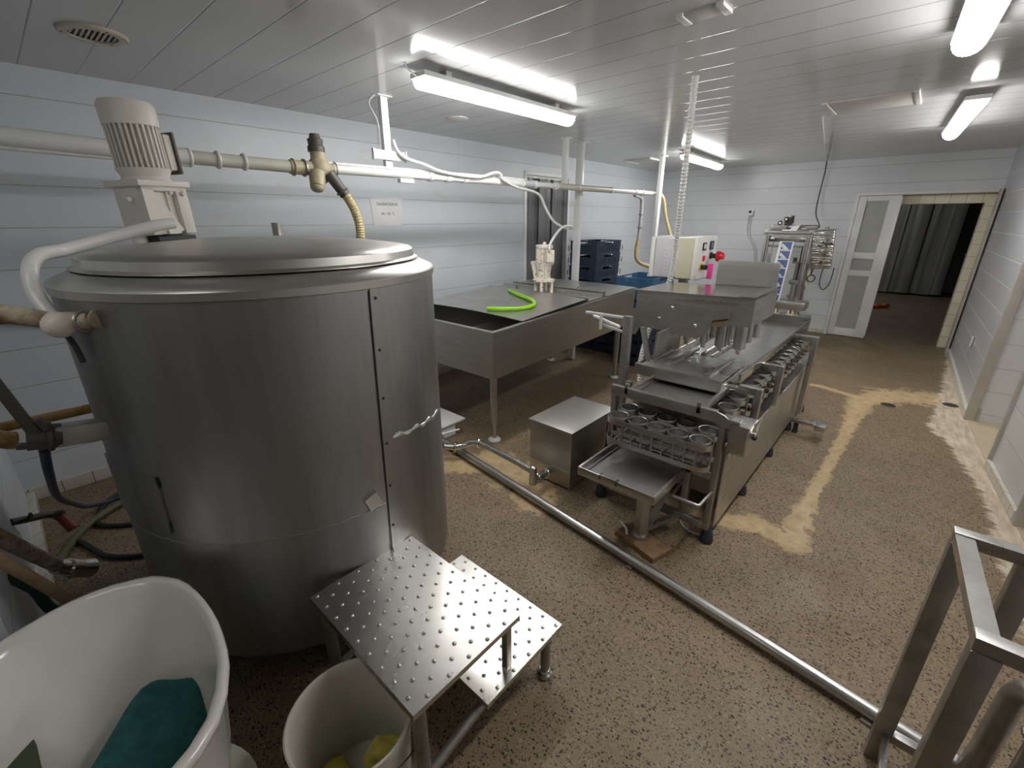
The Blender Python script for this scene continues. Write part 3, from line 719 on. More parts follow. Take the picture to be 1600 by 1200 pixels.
def blob(cx, cy, cz, rx, ry, rz, rot, seed, mat, name, amp=.18, tilt=0.0, n=28):
    rnd = random.Random(seed); ph = [(rnd.uniform(2, 6), rnd.uniform(2, 6), rnd.uniform(0, 6), rnd.uniform(0, 6)) for _ in range(5)]
    bm = bmesh.new(); bmesh.ops.create_icosphere(bm, subdivisions=4, radius=1)
    T = Matrix.Translation((cx, cy, cz)) @ Matrix.Rotation(rot, 4, 'Z') @ Matrix.Rotation(tilt, 4, 'Y')
    for v in bm.verts:
        p = v.co.copy(); k = 0
        for i, (a, b, c, d) in enumerate(ph): k += math.sin(a*p.x+c)*math.sin(b*p.y+d+i*p.z)/(1+i*.35)
        q = 1+amp*k*.6
        sx = math.copysign(abs(p.x)**.75, p.x); sy = math.copysign(abs(p.y)**.75, p.y)
        v.co = T @ Vector((sx*rx*q, sy*ry*q, p.z*rz*q))
    m = MB(); m.bm.free(); m.bm = bm; return m.build(name, mat, sharp=70)
tag(blob(-1.285, -.075, .275, .20, .105, .085, R(-46), 3, M_TEAL, 'cleaning_cloth', .22, .10), 'rumpled teal cloth lying in the white tub', 'cloth')
m = MB(); m.obox((-1.405, -.335, .372), (.15, .16, .018), rz=.06, rx=.05, ry=-.05, bev=.003)
tag(m.build('scrub_pad', M_OLIVEB), 'dark olive flat pad in the tub at the left edge', 'pad')

# ------------------------------------------------------------------ bucket with yellow cloths
bk = thing('bucket', (-.91, .335, 0), 'off-white plastic bucket partly under the step stool', 'bucket')
m = MB(); m.lathe([(0, .002), (.133, .002), (.140, .01), (.163, .325), (.171, .327), (.173, .35), (.168, .353), (.162, .345), (.160, .32), (.136, .016), (0, .012)], (-.91, .335, 0), 56); m.build('bucket_shell', M_BUCKET, bk, sharp=50)
m = MB(); P = [(-.91+.176*math.cos(t), .335+.176*math.sin(t), .325-.20*math.sin((t+.85)/2.0)**2) for t in [(-.85+i*.2) for i in range(14)]]; m.tube(P, .0022, 6, .02); m.build('handle', M_CHAR, bk, sharp=60)
for i, (x, y, z, rx, ry, rz, ro, lab) in enumerate(((-.855, .395, .15, .062, .05, .045, .6, 'crumpled yellow cloth in the bucket, the one nearest the stool'), (-.835, .315, .105, .055, .05, .045, 1.7, 'yellow cloth in the bucket at its right side'), (-.945, .27, .075, .07, .05, .045, -.4, 'yellow cloth in the bucket at its left, the lowest one'))):
    tag(blob(x, y, z, rx, ry, rz, ro, 20+i, M_YCLOTH, 'yellow_cloth', .2), lab, 'cloth', 'yellow cloths in the bucket')

# ------------------------------------------------------------------ step stool
st = thing('step_stool', (-.98, .74, 0), 'two-step metal stool with studded platforms in front of the tank', 'stool')
def studded(name, x0, x1, y0, y1, z, nx, ny):
    m = MB(); t = .003
    m.box(x0, x1, y0, y1, z-t, z); m.box(x0, x1, y0, y0+t, z-.026, z-t); m.box(x0, x1, y1-t, y1, z-.026, z-t); m.box(x0, x0+t, y0+t, y1-t, z-.02, z-t); m.box(x1-t, x1, y0+t, y1-t, z-.02, z-t)
    for i in range(nx):
        for j in range(ny):
            ox = .25 if j % 2 else -.25
            x = x0+(x1-x0)*(i+.5+ox)/nx; y = y0+(y1-y0)*(j+.5)/ny
            m.dome((x, y, z-.0005), .0072, .0055, 10)
    return m.build(name, S_STEP, st)
studded('top_platform', -1.292, -.712, .412, .832, .45, 9, 11)
studded('lower_platform', -1.262, -.702, .668, 1.066, .22, 9, 10)
m = MB(); m.cyl((-.742, .445, 0), (-.742, .445, .447), .021); m.cyl((-.742, .445, 0), (-.742, .445, .03), .028); m.build('leg', S_DULL, st)
m = MB(); m.cyl((-1.262, .445, 0), (-1.262, .445, .447), .021); m.build('leg', S_DULL, st)
for x in (-.728, -1.235):
    lg = MB(); lg.cyl((x, 1.0, .02), (x, 1.0, .218), .018); lo = lg.build('leg', S_DULL, st)
    f = MB(); f.lathe([(0, 0), (.027, 0), (.030, .004), (.030, .018), (.022, .024), (.024, .028), (.020, .034), (.0, .034)], (x, 1.0, 0), 24); f.build('foot', S_CHROME, lo)
for x in (-.742, -1.262):
    m = MB(); m.box(x-.012, x+.012, .788, .812, .221, .447, .002); po = m.build('support_post', S_DULL, st)
    b = MB(); b.cyl((x+.004, .792, .221), (x+.004, .784, .227), .008, n=8); b.build('weld_nut', S_CHROME, po)
    m = MB(); m.cyl((x, .455, .115), (x, .76, .19), .016); m.build('brace', S_DULL, st)

# ------------------------------------------------------------------ steel stand at the right edge
sd = thing('steel_stand', (.31, 1.29, 0), 'tall bare steel tube frame at the bottom right edge', 'stand')
X0, X1, Y0, Y1, ZT, w = .222, .60, 1.10, 1.50, .855, .045
for x, y in ((X0+.022, Y0), (X0, Y1), (X1, Y0), (X1, Y1), (.345, Y1)):
    m = MB(); m.box(x, x+w, y-w/2, y+w/2, .0, ZT-.001, .002); m.build('leg', S_DULL, sd)
m = MB(); m.prism([(X0+.022, Y0, ZT), (X0+.06, Y0, ZT), (X0+.038, Y1, ZT), (X0, Y1, ZT)], (0, 0, .027)); m.build('top_rail', S_STEEL, sd)
for y in (Y0, Y1):
    m = MB(); m.box(X0+(.022 if y == Y0 else 0), X1+w, y-w*.4, y+w*.4, ZT-.004, ZT+.030, .002); m.build('top_rail', S_STEEL, sd)
for y in (Y0, Y1):
    m = MB(); m.box(X0+w+(.022 if y == Y0 else 0), X1 if y == Y0 else .345, y-.015, y+.015, .10, .13, .002); m.build('low_rail', S_STEEL, sd)
m = MB(); m.box(X0+.022, X0+.040, Y0+w/2, Y1-w/2, .10, .13, .002); m.build('low_rail', S_STEEL, sd)

# ------------------------------------------------------------------ floor pipes
lp = thing('floor_pipe', (-1.0, 1.8, 0), 'long steel pipe lying across the floor from the tank to the stand', 'pipe')
def fpt(x, z=.034): return Vector((x, 1.955+(x+2.412)*(1.624-1.955)/2.70, z))
m = MB(); m.cyl(fpt(-2.75), fpt(.40), .026); m.build('long_tube', S_STEEL, lp)
for x in (-2.3, -.75, .22):
    m = MB(); m.obox(fpt(x, .006), (.03, .075, .012), rz=-.12); m.build('pipe_saddle', S_DULL, lp)
rp = thing('riser_pipe', (.45, 1.60, 0), 'steel riser pipe with bend at the bottom right corner', 'pipe')
m = MB(); m.tube([fpt(.40), (.43, 1.615, .034), (.46, 1.60, .05), (.468, 1.598, .11), (.470, 1.596, .30), (.472, 1.59, .40), (.485, 1.565, .445), (.505, 1.53, .445), (.52, 1.50, .41), (.522, 1.495, .30), (.522, 1.495, .034)], .029, 16, .012); m.build('bent_tube', S_DULL, rp, sharp=60)
m = MB(); m.torus((.522, 1.496, .37), .034, .009, (0, 0, 1)); m.build('clamp_ring', S_STEEL, rp)
m = MB(); m.torus(fpt(.38), .030, .008, (1, -.12, 0)); m.build('clamp_ring', S_DULL, rp)
# ------------------------------------------------------------------ rectangular vat
VX0, VX1, VY0, VY1 = -3.50, -2.20, 2.25, 4.43
def vt(y): return .890+.038*(y-VY0)
vat = thing('cheese_vat', (-2.85, 3.3, 0), 'long rectangular stainless vat on round legs along the left wall', 'vat')
m = MB(); bm = m.bm; t = .02
def lv(x0, x1, y0, y1, dz): return [bm.verts.new((x, y, (vt(y)+dz))) for x, y in ((x0, y0), (x1, y0), (x1, y1), (x0, y1))]
L = [lv(VX0+.03, VX1-.012, VY0+.012, VY1-.02, -.372), lv(VX0+.005, VX1-.004, VY0+.003, VY1-.004, -.02), lv(VX0-.012, VX1+.016, VY0-.016, VY1+.016, -.018), lv(VX0-.012, VX1+.016, VY0-.016, VY1+.016, 0), lv(VX0+.02, VX1-.022, VY0+.022, VY1-.022, 0), lv(VX0+.03, VX1-.03, VY0+.03, VY1-.04, -.355)]
for a, b in zip(L, L[1:]):
    for k in range(4): bm.faces.new((a[k], a[(k+1) % 4], b[(k+1) % 4], b[k]))
bm.faces.new(L[0][::-1]); bm.faces.new(L[-1]); m.build('vat_body', S_VAT, vat)
m = MB(); m.bar((VX1-.01, VY0-.012, vt(VY0)-.012), (VX1+.012, VY1, vt(VY1)-.012), .014, .02, bev=.003); m.build('rolled_edge', S_CHROME, vat)
for (x, y) in ((VX1-.03, VY0+.03), (VX1-.075, 4.24), (VX0+.3, 4.30), (VX0+.12, VY0+.03)):
    zb = vt(y)-.37
    l_ = MB(); l_.cyl((x, y, .14), (x, y, zb), .027); l_.cyl((x, y, .02), (x, y, .14), .018); lo = l_.build('leg', S_VAT, vat)
    f = MB(); f.lathe([(0, 0), (.048, 0), (.052, .006), (.045, .018), (.02, .026), (0, .027)], (x, y, 0), 24); f.build('foot', M_WHITE, lo)
m = MB(); m.cyl((VX0+.25, VY0+.012, .60), (VX0+.25, VY0-.12, .58), .032); m.torus((VX0+.25, VY0-.06, .59), .034, .008, (0, 1, 0)); m.build('drain_outlet', S_STEEL, vat)
m = MB(); m.box(-3.45, -2.50, 1.95, 2.22, .12, .135, .002)
shelf = m.build('board', M_ALU); tag(shelf, 'pale flat board on low blocks between the tank and the vat', 'board')
m = MB(); m.box(-3.4, -3.3, 2.0, 2.15, 0, .12); m.box(-2.65, -2.55, 2.0, 2.15, 0, .12); m.build('block', M_ALU, shelf)
def lid(y0, y1, zoff, bow, name, label, x0=VX0, x1=VX1-.02, lift=0.0):
    m = MB(); bm = m.bm; nx, ny = 14, 4; T = []; Bt = []
    for j in range(ny+1):
        y = y0+(y1-y0)*j/ny
        for i in range(nx+1):
            x = x0+(x1-x0)*i/nx; u = i/nx
            z = vt(y)+zoff+bow*math.sin(PI*u)*.5+lift*(j/ny)
            T.append(bm.verts.new((x, y, z))); Bt.append(bm.verts.new((x, y, z-.004)))
    W = nx+1
    for j in range(ny):
        for i in range(nx):
            a, b, c, d = j*W+i, j*W+i+1, (j+1)*W+i+1, (j+1)*W+i
            bm.faces.new((T[a], T[b], T[c], T[d])); bm.faces.new((Bt[d], Bt[c], Bt[b], Bt[a]))
    E_ = [j*W for j in range(ny+1)]+[ny*W+i for i in range(1, W)]+[j*W+nx for j in range(ny-1, -1, -1)]+[i for i in range(nx-1, 0, -1)]
    for k in range(len(E_)):
        a, b = E_[k], E_[(k+1) % len(E_)]; bm.faces.new((T[a], T[b], Bt[b], Bt[a]))
    return tag(m.build(name, S_LID), label, 'lid')
lid(2.60, 3.50, .010, .03, 'vat_cover', 'front steel cover sheet on the vat, with the green hose on it', lift=.024)
lid(3.86, 4.41, .008, .012, 'vat_cover', 'rear steel cover sheet on the vat near the blue crates', x1=VX1+.0, lift=.004)
br_ = thing('mixer_bridge', (-2.85, 3.65, vt(3.65)), 'cream chipped mixer motor on a steel bridge across the vat', 'mixer')
def bz(y): return vt(y)+.004
m = MB()
m.prism([(VX0, 3.53, bz(3.53)), (VX0, 3.79, bz(3.79)), (VX0, 3.79, bz(3.79)+.03), (VX0, 3.775, bz(3.79)+.03), (VX0, 3.775, bz(3.79)+.006), (VX0, 3.545, bz(3.53)+.006), (VX0, 3.545, bz(3.53)+.034), (VX0, 3.53, bz(3.53)+.034)], (VX1-VX0-.02, 0, 0)); m.build('bridge_plate', S_LID, br_)
m = MB(); m.cyl((VX0+.1, 3.83, bz(3.83)+.042), (VX1-.02, 3.83, bz(3.83)+.036), .010); m.cyl((VX1-.33, 3.83, bz(3.83)), (VX1-.33, 3.83, bz(3.83)+.06), .013); m.cyl((VX1-.03, 3.83, bz(3.83)), (VX1-.03, 3.83, bz(3.83)+.05), .010); m.build('guide_rod', S_STEEL, br_)
m = MB(); m.cyl((VX0+.34, 3.62, bz(3.6)), (VX0+.34, 3.62, bz(3.6)+.065), .022); m.build('peg', S_STEEL, br_)
MX_, MY_, MZ = -2.845, 3.665, bz(3.665)+.006
for a in (0.4, 1.97, 3.54, 5.11):
    m = MB(); m.cyl((MX_+.085*math.cos(a), MY_+.085*math.sin(a), MZ), (MX_+.085*math.cos(a), MY_+.085*math.sin(a), MZ+.115), .016); m.build('motor_leg', M_CREAM2, br_)
m = MB(); m.cyl((MX_, MY_, MZ), (MX_, MY_, MZ+.115), .014); m.build('shaft', S_DULL, br_)
m = MB(); m.lathe([(0, .110), (.108, .110), (.112, .118), (.110, .132), (.070, .142), (.066, .19), (.078, .255), (.098, .285), (.10, .300), (0, .302)], (MX_, MY_, MZ), 28)
for a in (2.6, 3.7, 5.6): m.prism([(MX_+.06*math.cos(a), MY_+.06*math.sin(a), MZ+.14), (MX_+.10*math.cos(a), MY_+.10*math.sin(a), MZ+.14), (MX_+.115*math.cos(a), MY_+.115*math.sin(a), MZ+.29), (MX_+.06*math.cos(a), MY_+.06*math.sin(a), MZ+.29)], (.012*math.sin(a), -.012*math.cos(a), 0))
mo = m.build('gear_housing', M_CREAM2, br_)
g = MB(); g.box(MX_-.135, MX_-.07, MY_-.05, MY_+.02, MZ+.265, MZ+.305, .01); g.prism([(MX_-.13, MY_-.045, MZ+.27), (MX_-.07, MY_-.045, MZ+.27), (MX_-.06, MY_-.045, MZ+.145), (MX_-.095, MY_-.045, MZ+.145)], (0, .05, 0)); g.build('side_lug', M_CREAM2, mo)
g = MB(); n = 18; prof = []
for i in range(n):
    t = 2*PI*i/n
    for dt, rr in ((-.09, .070), (-.06, .084), (.06, .084), (.09, .070)): prof.append((MX_+rr*math.cos(t+dt), MY_+rr*math.sin(t+dt), MZ+.305))
g.prism(prof, (0, 0, .135)); g.lathe([(0, .30), (.072, .30), (.072, .306)], (MX_, MY_, MZ), 20); g.build('finned_housing', M_CREAM2, mo, sharp=25)
g = MB(); g.lathe([(.086, .436), (.088, .455), (.078, .466), (.02, .468), (.018, .488), (.010, .492), (0, .492)], (MX_, MY_, MZ), 24); g.build('motor_cap', M_CREAM2, mo)
g = MB(); g.obox((MX_+.105, MY_-.055, MZ+.365), (.09, .075, .115), rz=-.55, bev=.008); g.build('terminal_box', M_CREAM2, mo)
def cov(x, y): return (x, y, vt(y)+.010+.015*math.sin(PI*(x-VX0)/(VX1-.02-VX0))+.024*(y-2.6)/.9+.0185)
hose('green_hose', [cov(*p) for p in ((-3.02, 3.33), (-2.85, 3.24), (-2.66, 3.16), (-2.50, 3.08), (-2.41, 2.96), (-2.44, 2.82), (-2.55, 2.72), (-2.66, 2.66))], .017, M_GREEN, 'short lime green hose curved on the front vat cover', n=14)
# ------------------------------------------------------------------ overhead pipe run and its hangers
PX = -2.95
op = thing('overhead_pipe', (PX, 3.2, 1.94), 'white pipe run with sleeves along the left wall above the tank and vat', 'pipe')
def ov(y): return 1.955+.0065*(y-1.5)
m = MB(); m.rings([(PX, -.254, 1.99), (PX, .5, 1.965), (PX, .80, 1.957)], [.040]*3, 16); m.build('thick_section', M_WHITEPAINT, op)
m = MB(); m.cyl((PX, -.254, 1.945), (PX, .80, 1.922), .012); m.build('thin_line', M_WHITEPAINT, op)
m = MB(); m.cyl((PX, .80, 1.957), (PX, 1.36, 1.95), .034); m.build('milky_sleeve', M_CLEARPL, op)
for y in (.80, .93, 1.06):
    m = MB(); m.torus((PX, y, 1.955), .036, .010, (0, 1, 0), 22, 8); m.build('sleeve_collar', M_WHITEPAINT, op)
m = MB(); m.cyl((PX, 1.31, 1.95), (PX, 1.44, 1.951), .040); m.torus((PX, 1.33, 1.95), .042, .007, (0, 1, 0)); m.build('rubber_joint', M_BRASS, op)
m = MB(); m.cyl((PX, 1.55, ov(1.5)), (PX, 6.18, ov(6.18)), .027, n=18); m.build('main_pipe', M_WHITEPAINT, op)
m = MB(); m.cyl((PX+.005, 1.55, ov(1.5)+.034), (PX+.005, 3.5, ov(3.5)+.034), .010); m.build('upper_line', M_WHITEPAINT, op)
for y in (2.35, 2.52, 2.70, 3.42, 3.62, 3.95, 4.35, 5.05, 5.65, 5.85):
    m = MB(); m.cyl((PX, y, ov(y)), (PX, y+.035, ov(y)), .035, n=16); m.build('pipe_collar', M_WHITEPAINT, op)
m = MB(); m.cyl((PX, 3.46, ov(3.5)), (PX, 3.60, ov(3.6)), .031); m.build('grey_coupling', M_GREY, op)
m = MB(); m.cyl((PX, 3.98, ov(4)), (PX, 5.05, ov(5)), .031); m.build('smoky_section', M_CLEARPL, op)
m = MB(); m.box(PX-.02, PX+.02, 2.08, 2.2, ov(2)-.055, ov(2)-.028, .003); m.build('pipe_clip', M_WHITEPAINT, op)
v = MB(); v.ball((PX, 1.495, 1.945), .072, 1.15, 18); v.cyl((PX, 1.40, 1.95), (PX, 1.58, 1.952), .038); v.cyl((PX, 1.495, 1.98), (PX+.005, 1.49, 2.05), .046, .042); v.cyl((PX+.03, 1.46, 1.92), (PX+.07, 1.43, 1.84), .050, .042); v.ball((PX+.07, 1.43, 1.838), .042, .7, 14)
va = v.build('cross_valve', M_BRASS, op, sharp=60)
m = MB(); m.rings([(PX, 1.49, 2.045), (PX, 1.49, 2.075), (PX, 1.49, 2.08), (PX, 1.49, 2.115), (PX, 1.49, 2.12), (PX, 1.49, 2.145)], [.050, .050, .042, .046, .034, .028], 18); m.build('valve_knob', M_SCREWED, va)
m = MB(); m.torus((PX, 1.59, 1.952), .045, .005, (0, 1, 0)); m.torus((PX, 1.395, 1.95), .045, .006, (0, 1, 0)); m.build('hose_clip', S_DULL, va)
m = MB(); m.cyl((PX+.06, 1.52, 1.925), (PX+.085, 1.60, 1.80), .036, .032); m.torus((PX+.08, 1.585, 1.822), .036, .006, (.2, .6, -1)); m.build('rubber_spout', M_SCREWED, va)
hose('filling_hose', [(PX+.086, 1.603, 1.80), (PX+.10, 1.64, 1.72), (PX+.12, 1.655, 1.62), (PX+.13, 1.645, 1.50), (PX+.14, 1.62, 1.32), (PX+.15, 1.60, .8), (PX+.16, 1.60, .3), (PX+.19, 1.64, .06), (PX+.30, 1.70, .03)], .026, M_YELLOWHOSE, 'yellowed ribbed hose hanging from the pipe valve down behind the tank', corr=.003, n=14, pitch=.016)
def post(x, y, w, d, z0, z1, name, label, foot=True):
    root = thing(name, (x, y, z0), label, 'post')
    m = MB(); m.box(x-w/2, x+w/2, y-d/2, y+d/2, z0+.012 if foot else z0, z1, .003); m.build('post', M_WHITEPAINT, root)
    if foot:
        m = MB(); m.box(x-w*.75, x+w*.75, y-d*.8, y+d*.8, z0, z0+.012); m.build('base_plate', M_RUST, root)
    m = MB(); m.box(x-w, x+w, y-d, y+d, z1, ZC); m.build('ceiling_plate', M_WHITEPAINT, root)
    return root
h1 = post(PX, 2.0, .035, .055, ov(2)+.026, ZC-.006, 'ceiling_hanger', 'white square hanger with cross bracket above the wall sign', False)
m = MB(); m.box(PX+.020, PX+.034, 1.87, 2.13, 2.04, 2.10, .004); m.box(PX+.020, PX+.044, 1.865, 1.875, 2.035, 2.105, .002); m.box(PX+.020, PX+.044, 2.125, 2.135, 2.035, 2.105, .002); m.build('cross_bracket', M_ALU, h1)
post(PX-.03, 4.16, .05, .05, ov(4)+.033, ZC-.006, 'ceiling_hanger', 'white hanger post from ceiling to pipe over the dark strip curtain', False)
p2 = post(PX-.09, 4.52, .075, .05, 0, ZC-.006, 'support_post', 'white post from floor to ceiling in front of the dark crates')
post(PX+.09, 6.16, .05, .07, 0, ZC-.006, 'support_post', 'slim white post where the overhead pipe ends, near the far corner')
hose('power_cable', [(PX, 1.945, ZC), (PX+.01, 1.885, 2.37), (PX+.01, 1.93, 2.29), (PX-.012, 1.955, 2.24), (PX-.03, 1.96, 2.14)], .006, M_GREY, 'thin grey cable looping at the top of the square hanger', 'cable', n=8, step=.02)
cz = .03
hose('motor_cable', [(PX+.03, 2.035, 2.17), (PX+.032, 2.055, 2.115), (PX+.055, 2.08, 2.075), (PX+.06, 2.15, 2.05), (PX+.05, 2.27, 2.035), (PX+.045, 2.42, 2.0), (PX+.045, 2.62, 1.985), (PX+.045, 2.85, 1.985), (PX+.05, 3.03, 2.03), (PX+.05, 3.10, 2.02), (PX+.05, 3.12, 1.985), (PX+.05, 3.3, 1.93), (PX+.05, 3.55, 1.90), (PX+.05, 3.66, 1.86), (PX+.05, 3.74, 1.76), (PX+.06, 3.86, 1.64), (PX+.08, 4.02, 1.575), (PX+.10, 4.14, 1.565), (PX+.13, 4.06, 1.59), (PX+.15, 3.9, 1.58), (PX+.16, 3.78, 1.52), (MX_+.09, MY_-.03, MZ+.47), (MX_+.10, MY_-.05, MZ+.425)], .0125, M_WHITE, 'white cable draped over the pipe down to the cream mixer motor', 'cable', n=10)
dp = thing('drop_pipe', (-2.99, 5.98, .9), 'grey and yellow drop pipe near the far left corner', 'pipe')
m = MB(); m.tube([(-2.97, 5.70, 1.945), (-2.99, 5.9, 1.925), (-3.0, 5.97, 1.86), (-3.0, 5.98, 1.6), (-3.0, 5.97, 1.40)], .024, 12, .02); m.build('grey_section', M_GREY, dp, sharp=60)
m = MB(); m.tube([(-3.0, 5.97, 1.41), (-3.01, 5.95, 1.25), (-2.99, 5.97, 1.12), (-2.9, 6.05, 1.05), (-2.70, 6.12, 1.02)], .026, 12, .03); m.build('yellow_section', M_YELLOWHOSE, dp, sharp=60)
m = MB(); m.torus((-3.0, 5.98, 1.72), .028, .008); m.torus((-3.0, 5.975, 1.55), .028, .008); m.build('clamp_ring', S_DULL, dp)
hose('yellowed_hose', [(PX, 6.18, ov(6.2)), (PX+.05, 6.28, 1.98), (PX+.09, 6.33, 1.90), (PX+.12, 6.38, 1.7), (PX+.2, 6.42, 1.45), (PX+.3, 6.4, 1.2)], .022, M_YELLOWHOSE, 'yellowed hose hanging from the far end of the overhead pipe', n=12)

# ------------------------------------------------------------------ plastic crates
def crate(x, y, z, sx, sy, h, mat, label, group, rz=0.0):
    """stacking crate: slotted walls, rims, handle holes"""
    root = thing('crate', (x, y, z), label, 'crate', group)
    m = MB(); T = Matrix.Translation((x, y, z)) @ Matrix.Rotation(rz, 4, 'Z'); t = .008
    a, b = sx/2, sy/2
    m.box(-a+t, a-t, -b+t, b-t, .0, .01, 0, T)
    for z0, z1, e in ((.0, .028, -.006), (h-.062, h-.048, .0), (h-.014, h-.001, .004)):
        m.box(-a-e, a+e, -b-e, -b+t, z0, z1, 0, T); m.box(-a-e, a+e, b-t, b+e, z0, z1, 0, T)
        m.box(-a-e, -a+t, -b+t, b-t, z0, z1, 0, T); m.box(a-t, a+e, -b+t, b-t, z0, z1, 0, T)
    # lower panels are closed, upper band has slots beside the grip opening
    m.box(-a+.001, a-.001, -b+.001, -b+.005, .028, h-.062, 0, T); m.box(-a+.001, a-.001, b-.005, b-.001, .028, h-.062, 0, T)
    m.box(-a+.001, -a+.005, -b+.005, b-.005, .028, h-.062, 0, T); m.box(a-.005, a-.001, -b+.005, b-.005, .028, h-.062, 0, T)
    for s in (-1, 1):
        for u0, u1 in ((-a, -.11), (-.06, -.05), (.05, .06), (.11, a)):
            m.box(u0+.0005, u1-.0005, s*b-(.005 if s > 0 else -.001), s*b-(.001 if s > 0 else -.005), h-.048, h-.014, 0, T)
        for u0, u1 in ((-b, -.10), (-.055, -.045), (.045, .055), (.10, b)):
            m.box(s*a-(.005 if s > 0 else -.001), s*a-(.001 if s > 0 else -.005), u0+.006, u1-.006 if u1-u0 > .02 else u1, h-.048, h-.014, 0, T)
        for k in range(-3, 4):
            m.box(k*.075-.003, k*.075+.003, s*b-.004, s*b+.004, .028, h-.062, 0, T)
            m.box(s*a-.004, s*a+.004, k*.06-.003, k*.06+.003, .028, h-.062, 0, T)
    m.build('crate_shell', mat, root)
    for s in (-1, 1):
        b2 = MB(); b2.box(-.048, .048, s*b-.002, s*b+.003, h-.046, h-.040, 0, T); b2.build('grip', mat, root)
    return root
ORD = ['topmost', 'second from the top', 'third from the top', 'fourth from the top', 'fifth from the top', 'sixth from the top', 'seventh from the top', 'eighth from the top', 'lowest']
for i in range(9):
    crate(-3.295+random.uniform(-.006, .006), 5.355+random.uniform(-.006, .006), .001+i*.1552, .40, .60, .155, M_NAVY, 'dark navy crate in the tall stack behind the white post, '+ORD[8-i], 'navy crates in the tall stack')
for i in range(3):
    crate(-2.87, 5.32, .001+i*.1502, .36, .58, .150, M_NAVY, 'dark navy crate on the floor behind the vat legs, '+['lowest', 'middle', 'topmost'][i]+' of the low stack', 'navy crates in the low stack')
for i in range(5):
    crate(-2.40, 5.06+random.uniform(-.006, .006), .001+i*.1602, .42, .60, .160, M_NAVY if i < 3 else M_BLUE, ('navy' if i < 3 else 'mid blue')+' crate under the tilted light blue one, '+['lowest', 'second from the floor', 'third from the floor', 'fourth from the floor', 'directly below it'][i], 'crates in the stack by the control boxes')
crate(-2.42, 5.08, .803, .44, .62, .23, M_BLUE, 'light blue open crate on top beside the grey control box', 'crates in the stack by the control boxes', rz=.05)

# ------------------------------------------------------------------ pump box on the floor with its pipe work
pb = thing('pump_box', (-1.54, 2.34, 0), 'low steel box with flat lid on the floor beside the filling machine', 'box')
m = MB(); m.box(-1.706, -1.372, 2.088, 2.60, .012, .40, .004); m.build('box_body', S_VAT, pb)
m = MB(); m.box(-1.714, -1.364, 2.078, 2.612, .4005, .418, .003); m.build('box_lid', S_VAT, pb)
m = MB(); m.box(-1.706, -1.376, 2.080, 2.0879, .128, .136, .001); m.build('fold_line', S_STEEL, pb)
m = MB()
for x, y in ((-1.67, 2.12), (-1.41, 2.12), (-1.67, 2.57), (-1.41, 2.57)): m.cyl((x, y, 0), (x, y, .0125), .02)
m.build('foot_pads', M_FOOT, pb)
pw = thing('pump_pipework', (-1.7, 1.95, .02), 'steel valve and pipe fittings joining the pump box above the long floor pipe', 'pipe')
m = MB(); m.tube([(-1.535, 2.085, .085), (-1.535, 2.02, .088), (-1.535, 1.93, .092)], .022, 16, .02, False); m.build('outlet_tube', S_CHROME, pw)
m = MB(); m.torus((-1.535, 2.045, .086), .028, .011, (0, 1, 0)); m.torus((-1.537, 1.955, .09), .027, .009, (0, 1, 0)); m.build('clamp_ring', S_CHROME, pw)
m = MB(); m.cyl((-1.545, 1.925, .06), (-1.545, 1.925, .175), .024); m.ball((-1.545, 1.925, .175), .025, .6, 14); m.build('tee', S_STEEL, pw)
m = MB(); m.tube([(-1.545, 1.925, .15), (-1.75, 1.95, .15), (-2.02, 1.975, .145), (-2.10, 1.98, .14)], .020, 14, .03); m.build('cross_tube', S_STEEL, pw, sharp=60)
m = MB(); m.tube([(-2.08, 1.98, .14), (-2.16, 1.965, .12), (-2.20, 1.93, .10), (-2.235, 1.88, .095), (-2.30, 1.83, .10)], .024, 14, .012); m.build('elbow', S_CHROME, pw, sharp=60)
m = MB(); m.torus((-2.085, 1.98, .14), .026, .010, (1, 0, 0)); m.torus((-2.235, 1.88, .095), .030, .010, (1, .8, 0)); m.build('clamp_ring', S_CHROME, pw)
m = MB(); m.cyl((-2.335, 1.80, .025), (-2.335, 1.80, .175), .030); m.cyl((-2.335, 1.80, .172), (-2.335, 1.80, .182), .038); m.build('valve_body', S_STEEL, pw)
m = MB(); m.bar((-2.335, 1.80, .19), (-2.25, 1.935, .215), .018, .006); m.build('valve_lever', M_WHITEPAINT, pw)
# ------------------------------------------------------------------ cup filling machine
fm = thing('filling_machine', (-.86, 3.2, 0), 'long steel cup filling machine with hopper and cup carriers in the middle of the room', 'machine')
FX0, FX1 = -1.22, -.52
# right cladding with ledge, floor feet
m = MB(); m.box(FX1-.006, FX1, 2.32, 3.40, .085, .515, .002); m.build('side_panel', S_VAT, fm)
m = MB(); m.box(FX1-.006, FX1, 3.404, 4.62, .085, .525, .002); m.build('side_panel', S_VAT, fm)
m = MB(); m.box(FX1-.006, FX1, 2.205, 2.316, .085, .70, .002); m.build('side_panel', S_VAT, fm)
m = MB(); m.prism([(FX1-.002, 2.8, .517), (FX1-.085, 2.8, .50), (FX1-.085, 4.62, .505), (FX1-.002, 4.62, .527)], (0, 0, .004)); m.build('ledge', S_STEEL, fm)
m = MB()
for x in (FX0, FX1-.045):
    m.box(x+(.055 if x == FX0 else 0), x+(.055 if x == FX0 else 0)+.03, 2.160, 2.20, .085, .715 if x == FX0 else .735, .003)
    m.box(x, x+.04, 4.58, 4.62, .085, .50, .003)
m.box(FX0+.045, FX1-.045, 2.16, 2.19, .085, .125, .002); m.box(FX0, FX0+.04, 2.20, 4.58, .085, .12, .002); m.box(FX1-.046, FX1-.006, 2.2, 4.58, .085, .12, .002)
m.box(-.70, -.665, 2.165, 2.195, .125, .42, .002); m.box(FX0+.045, FX1-.045, 2.165, 2.19, .385, .42, .002)
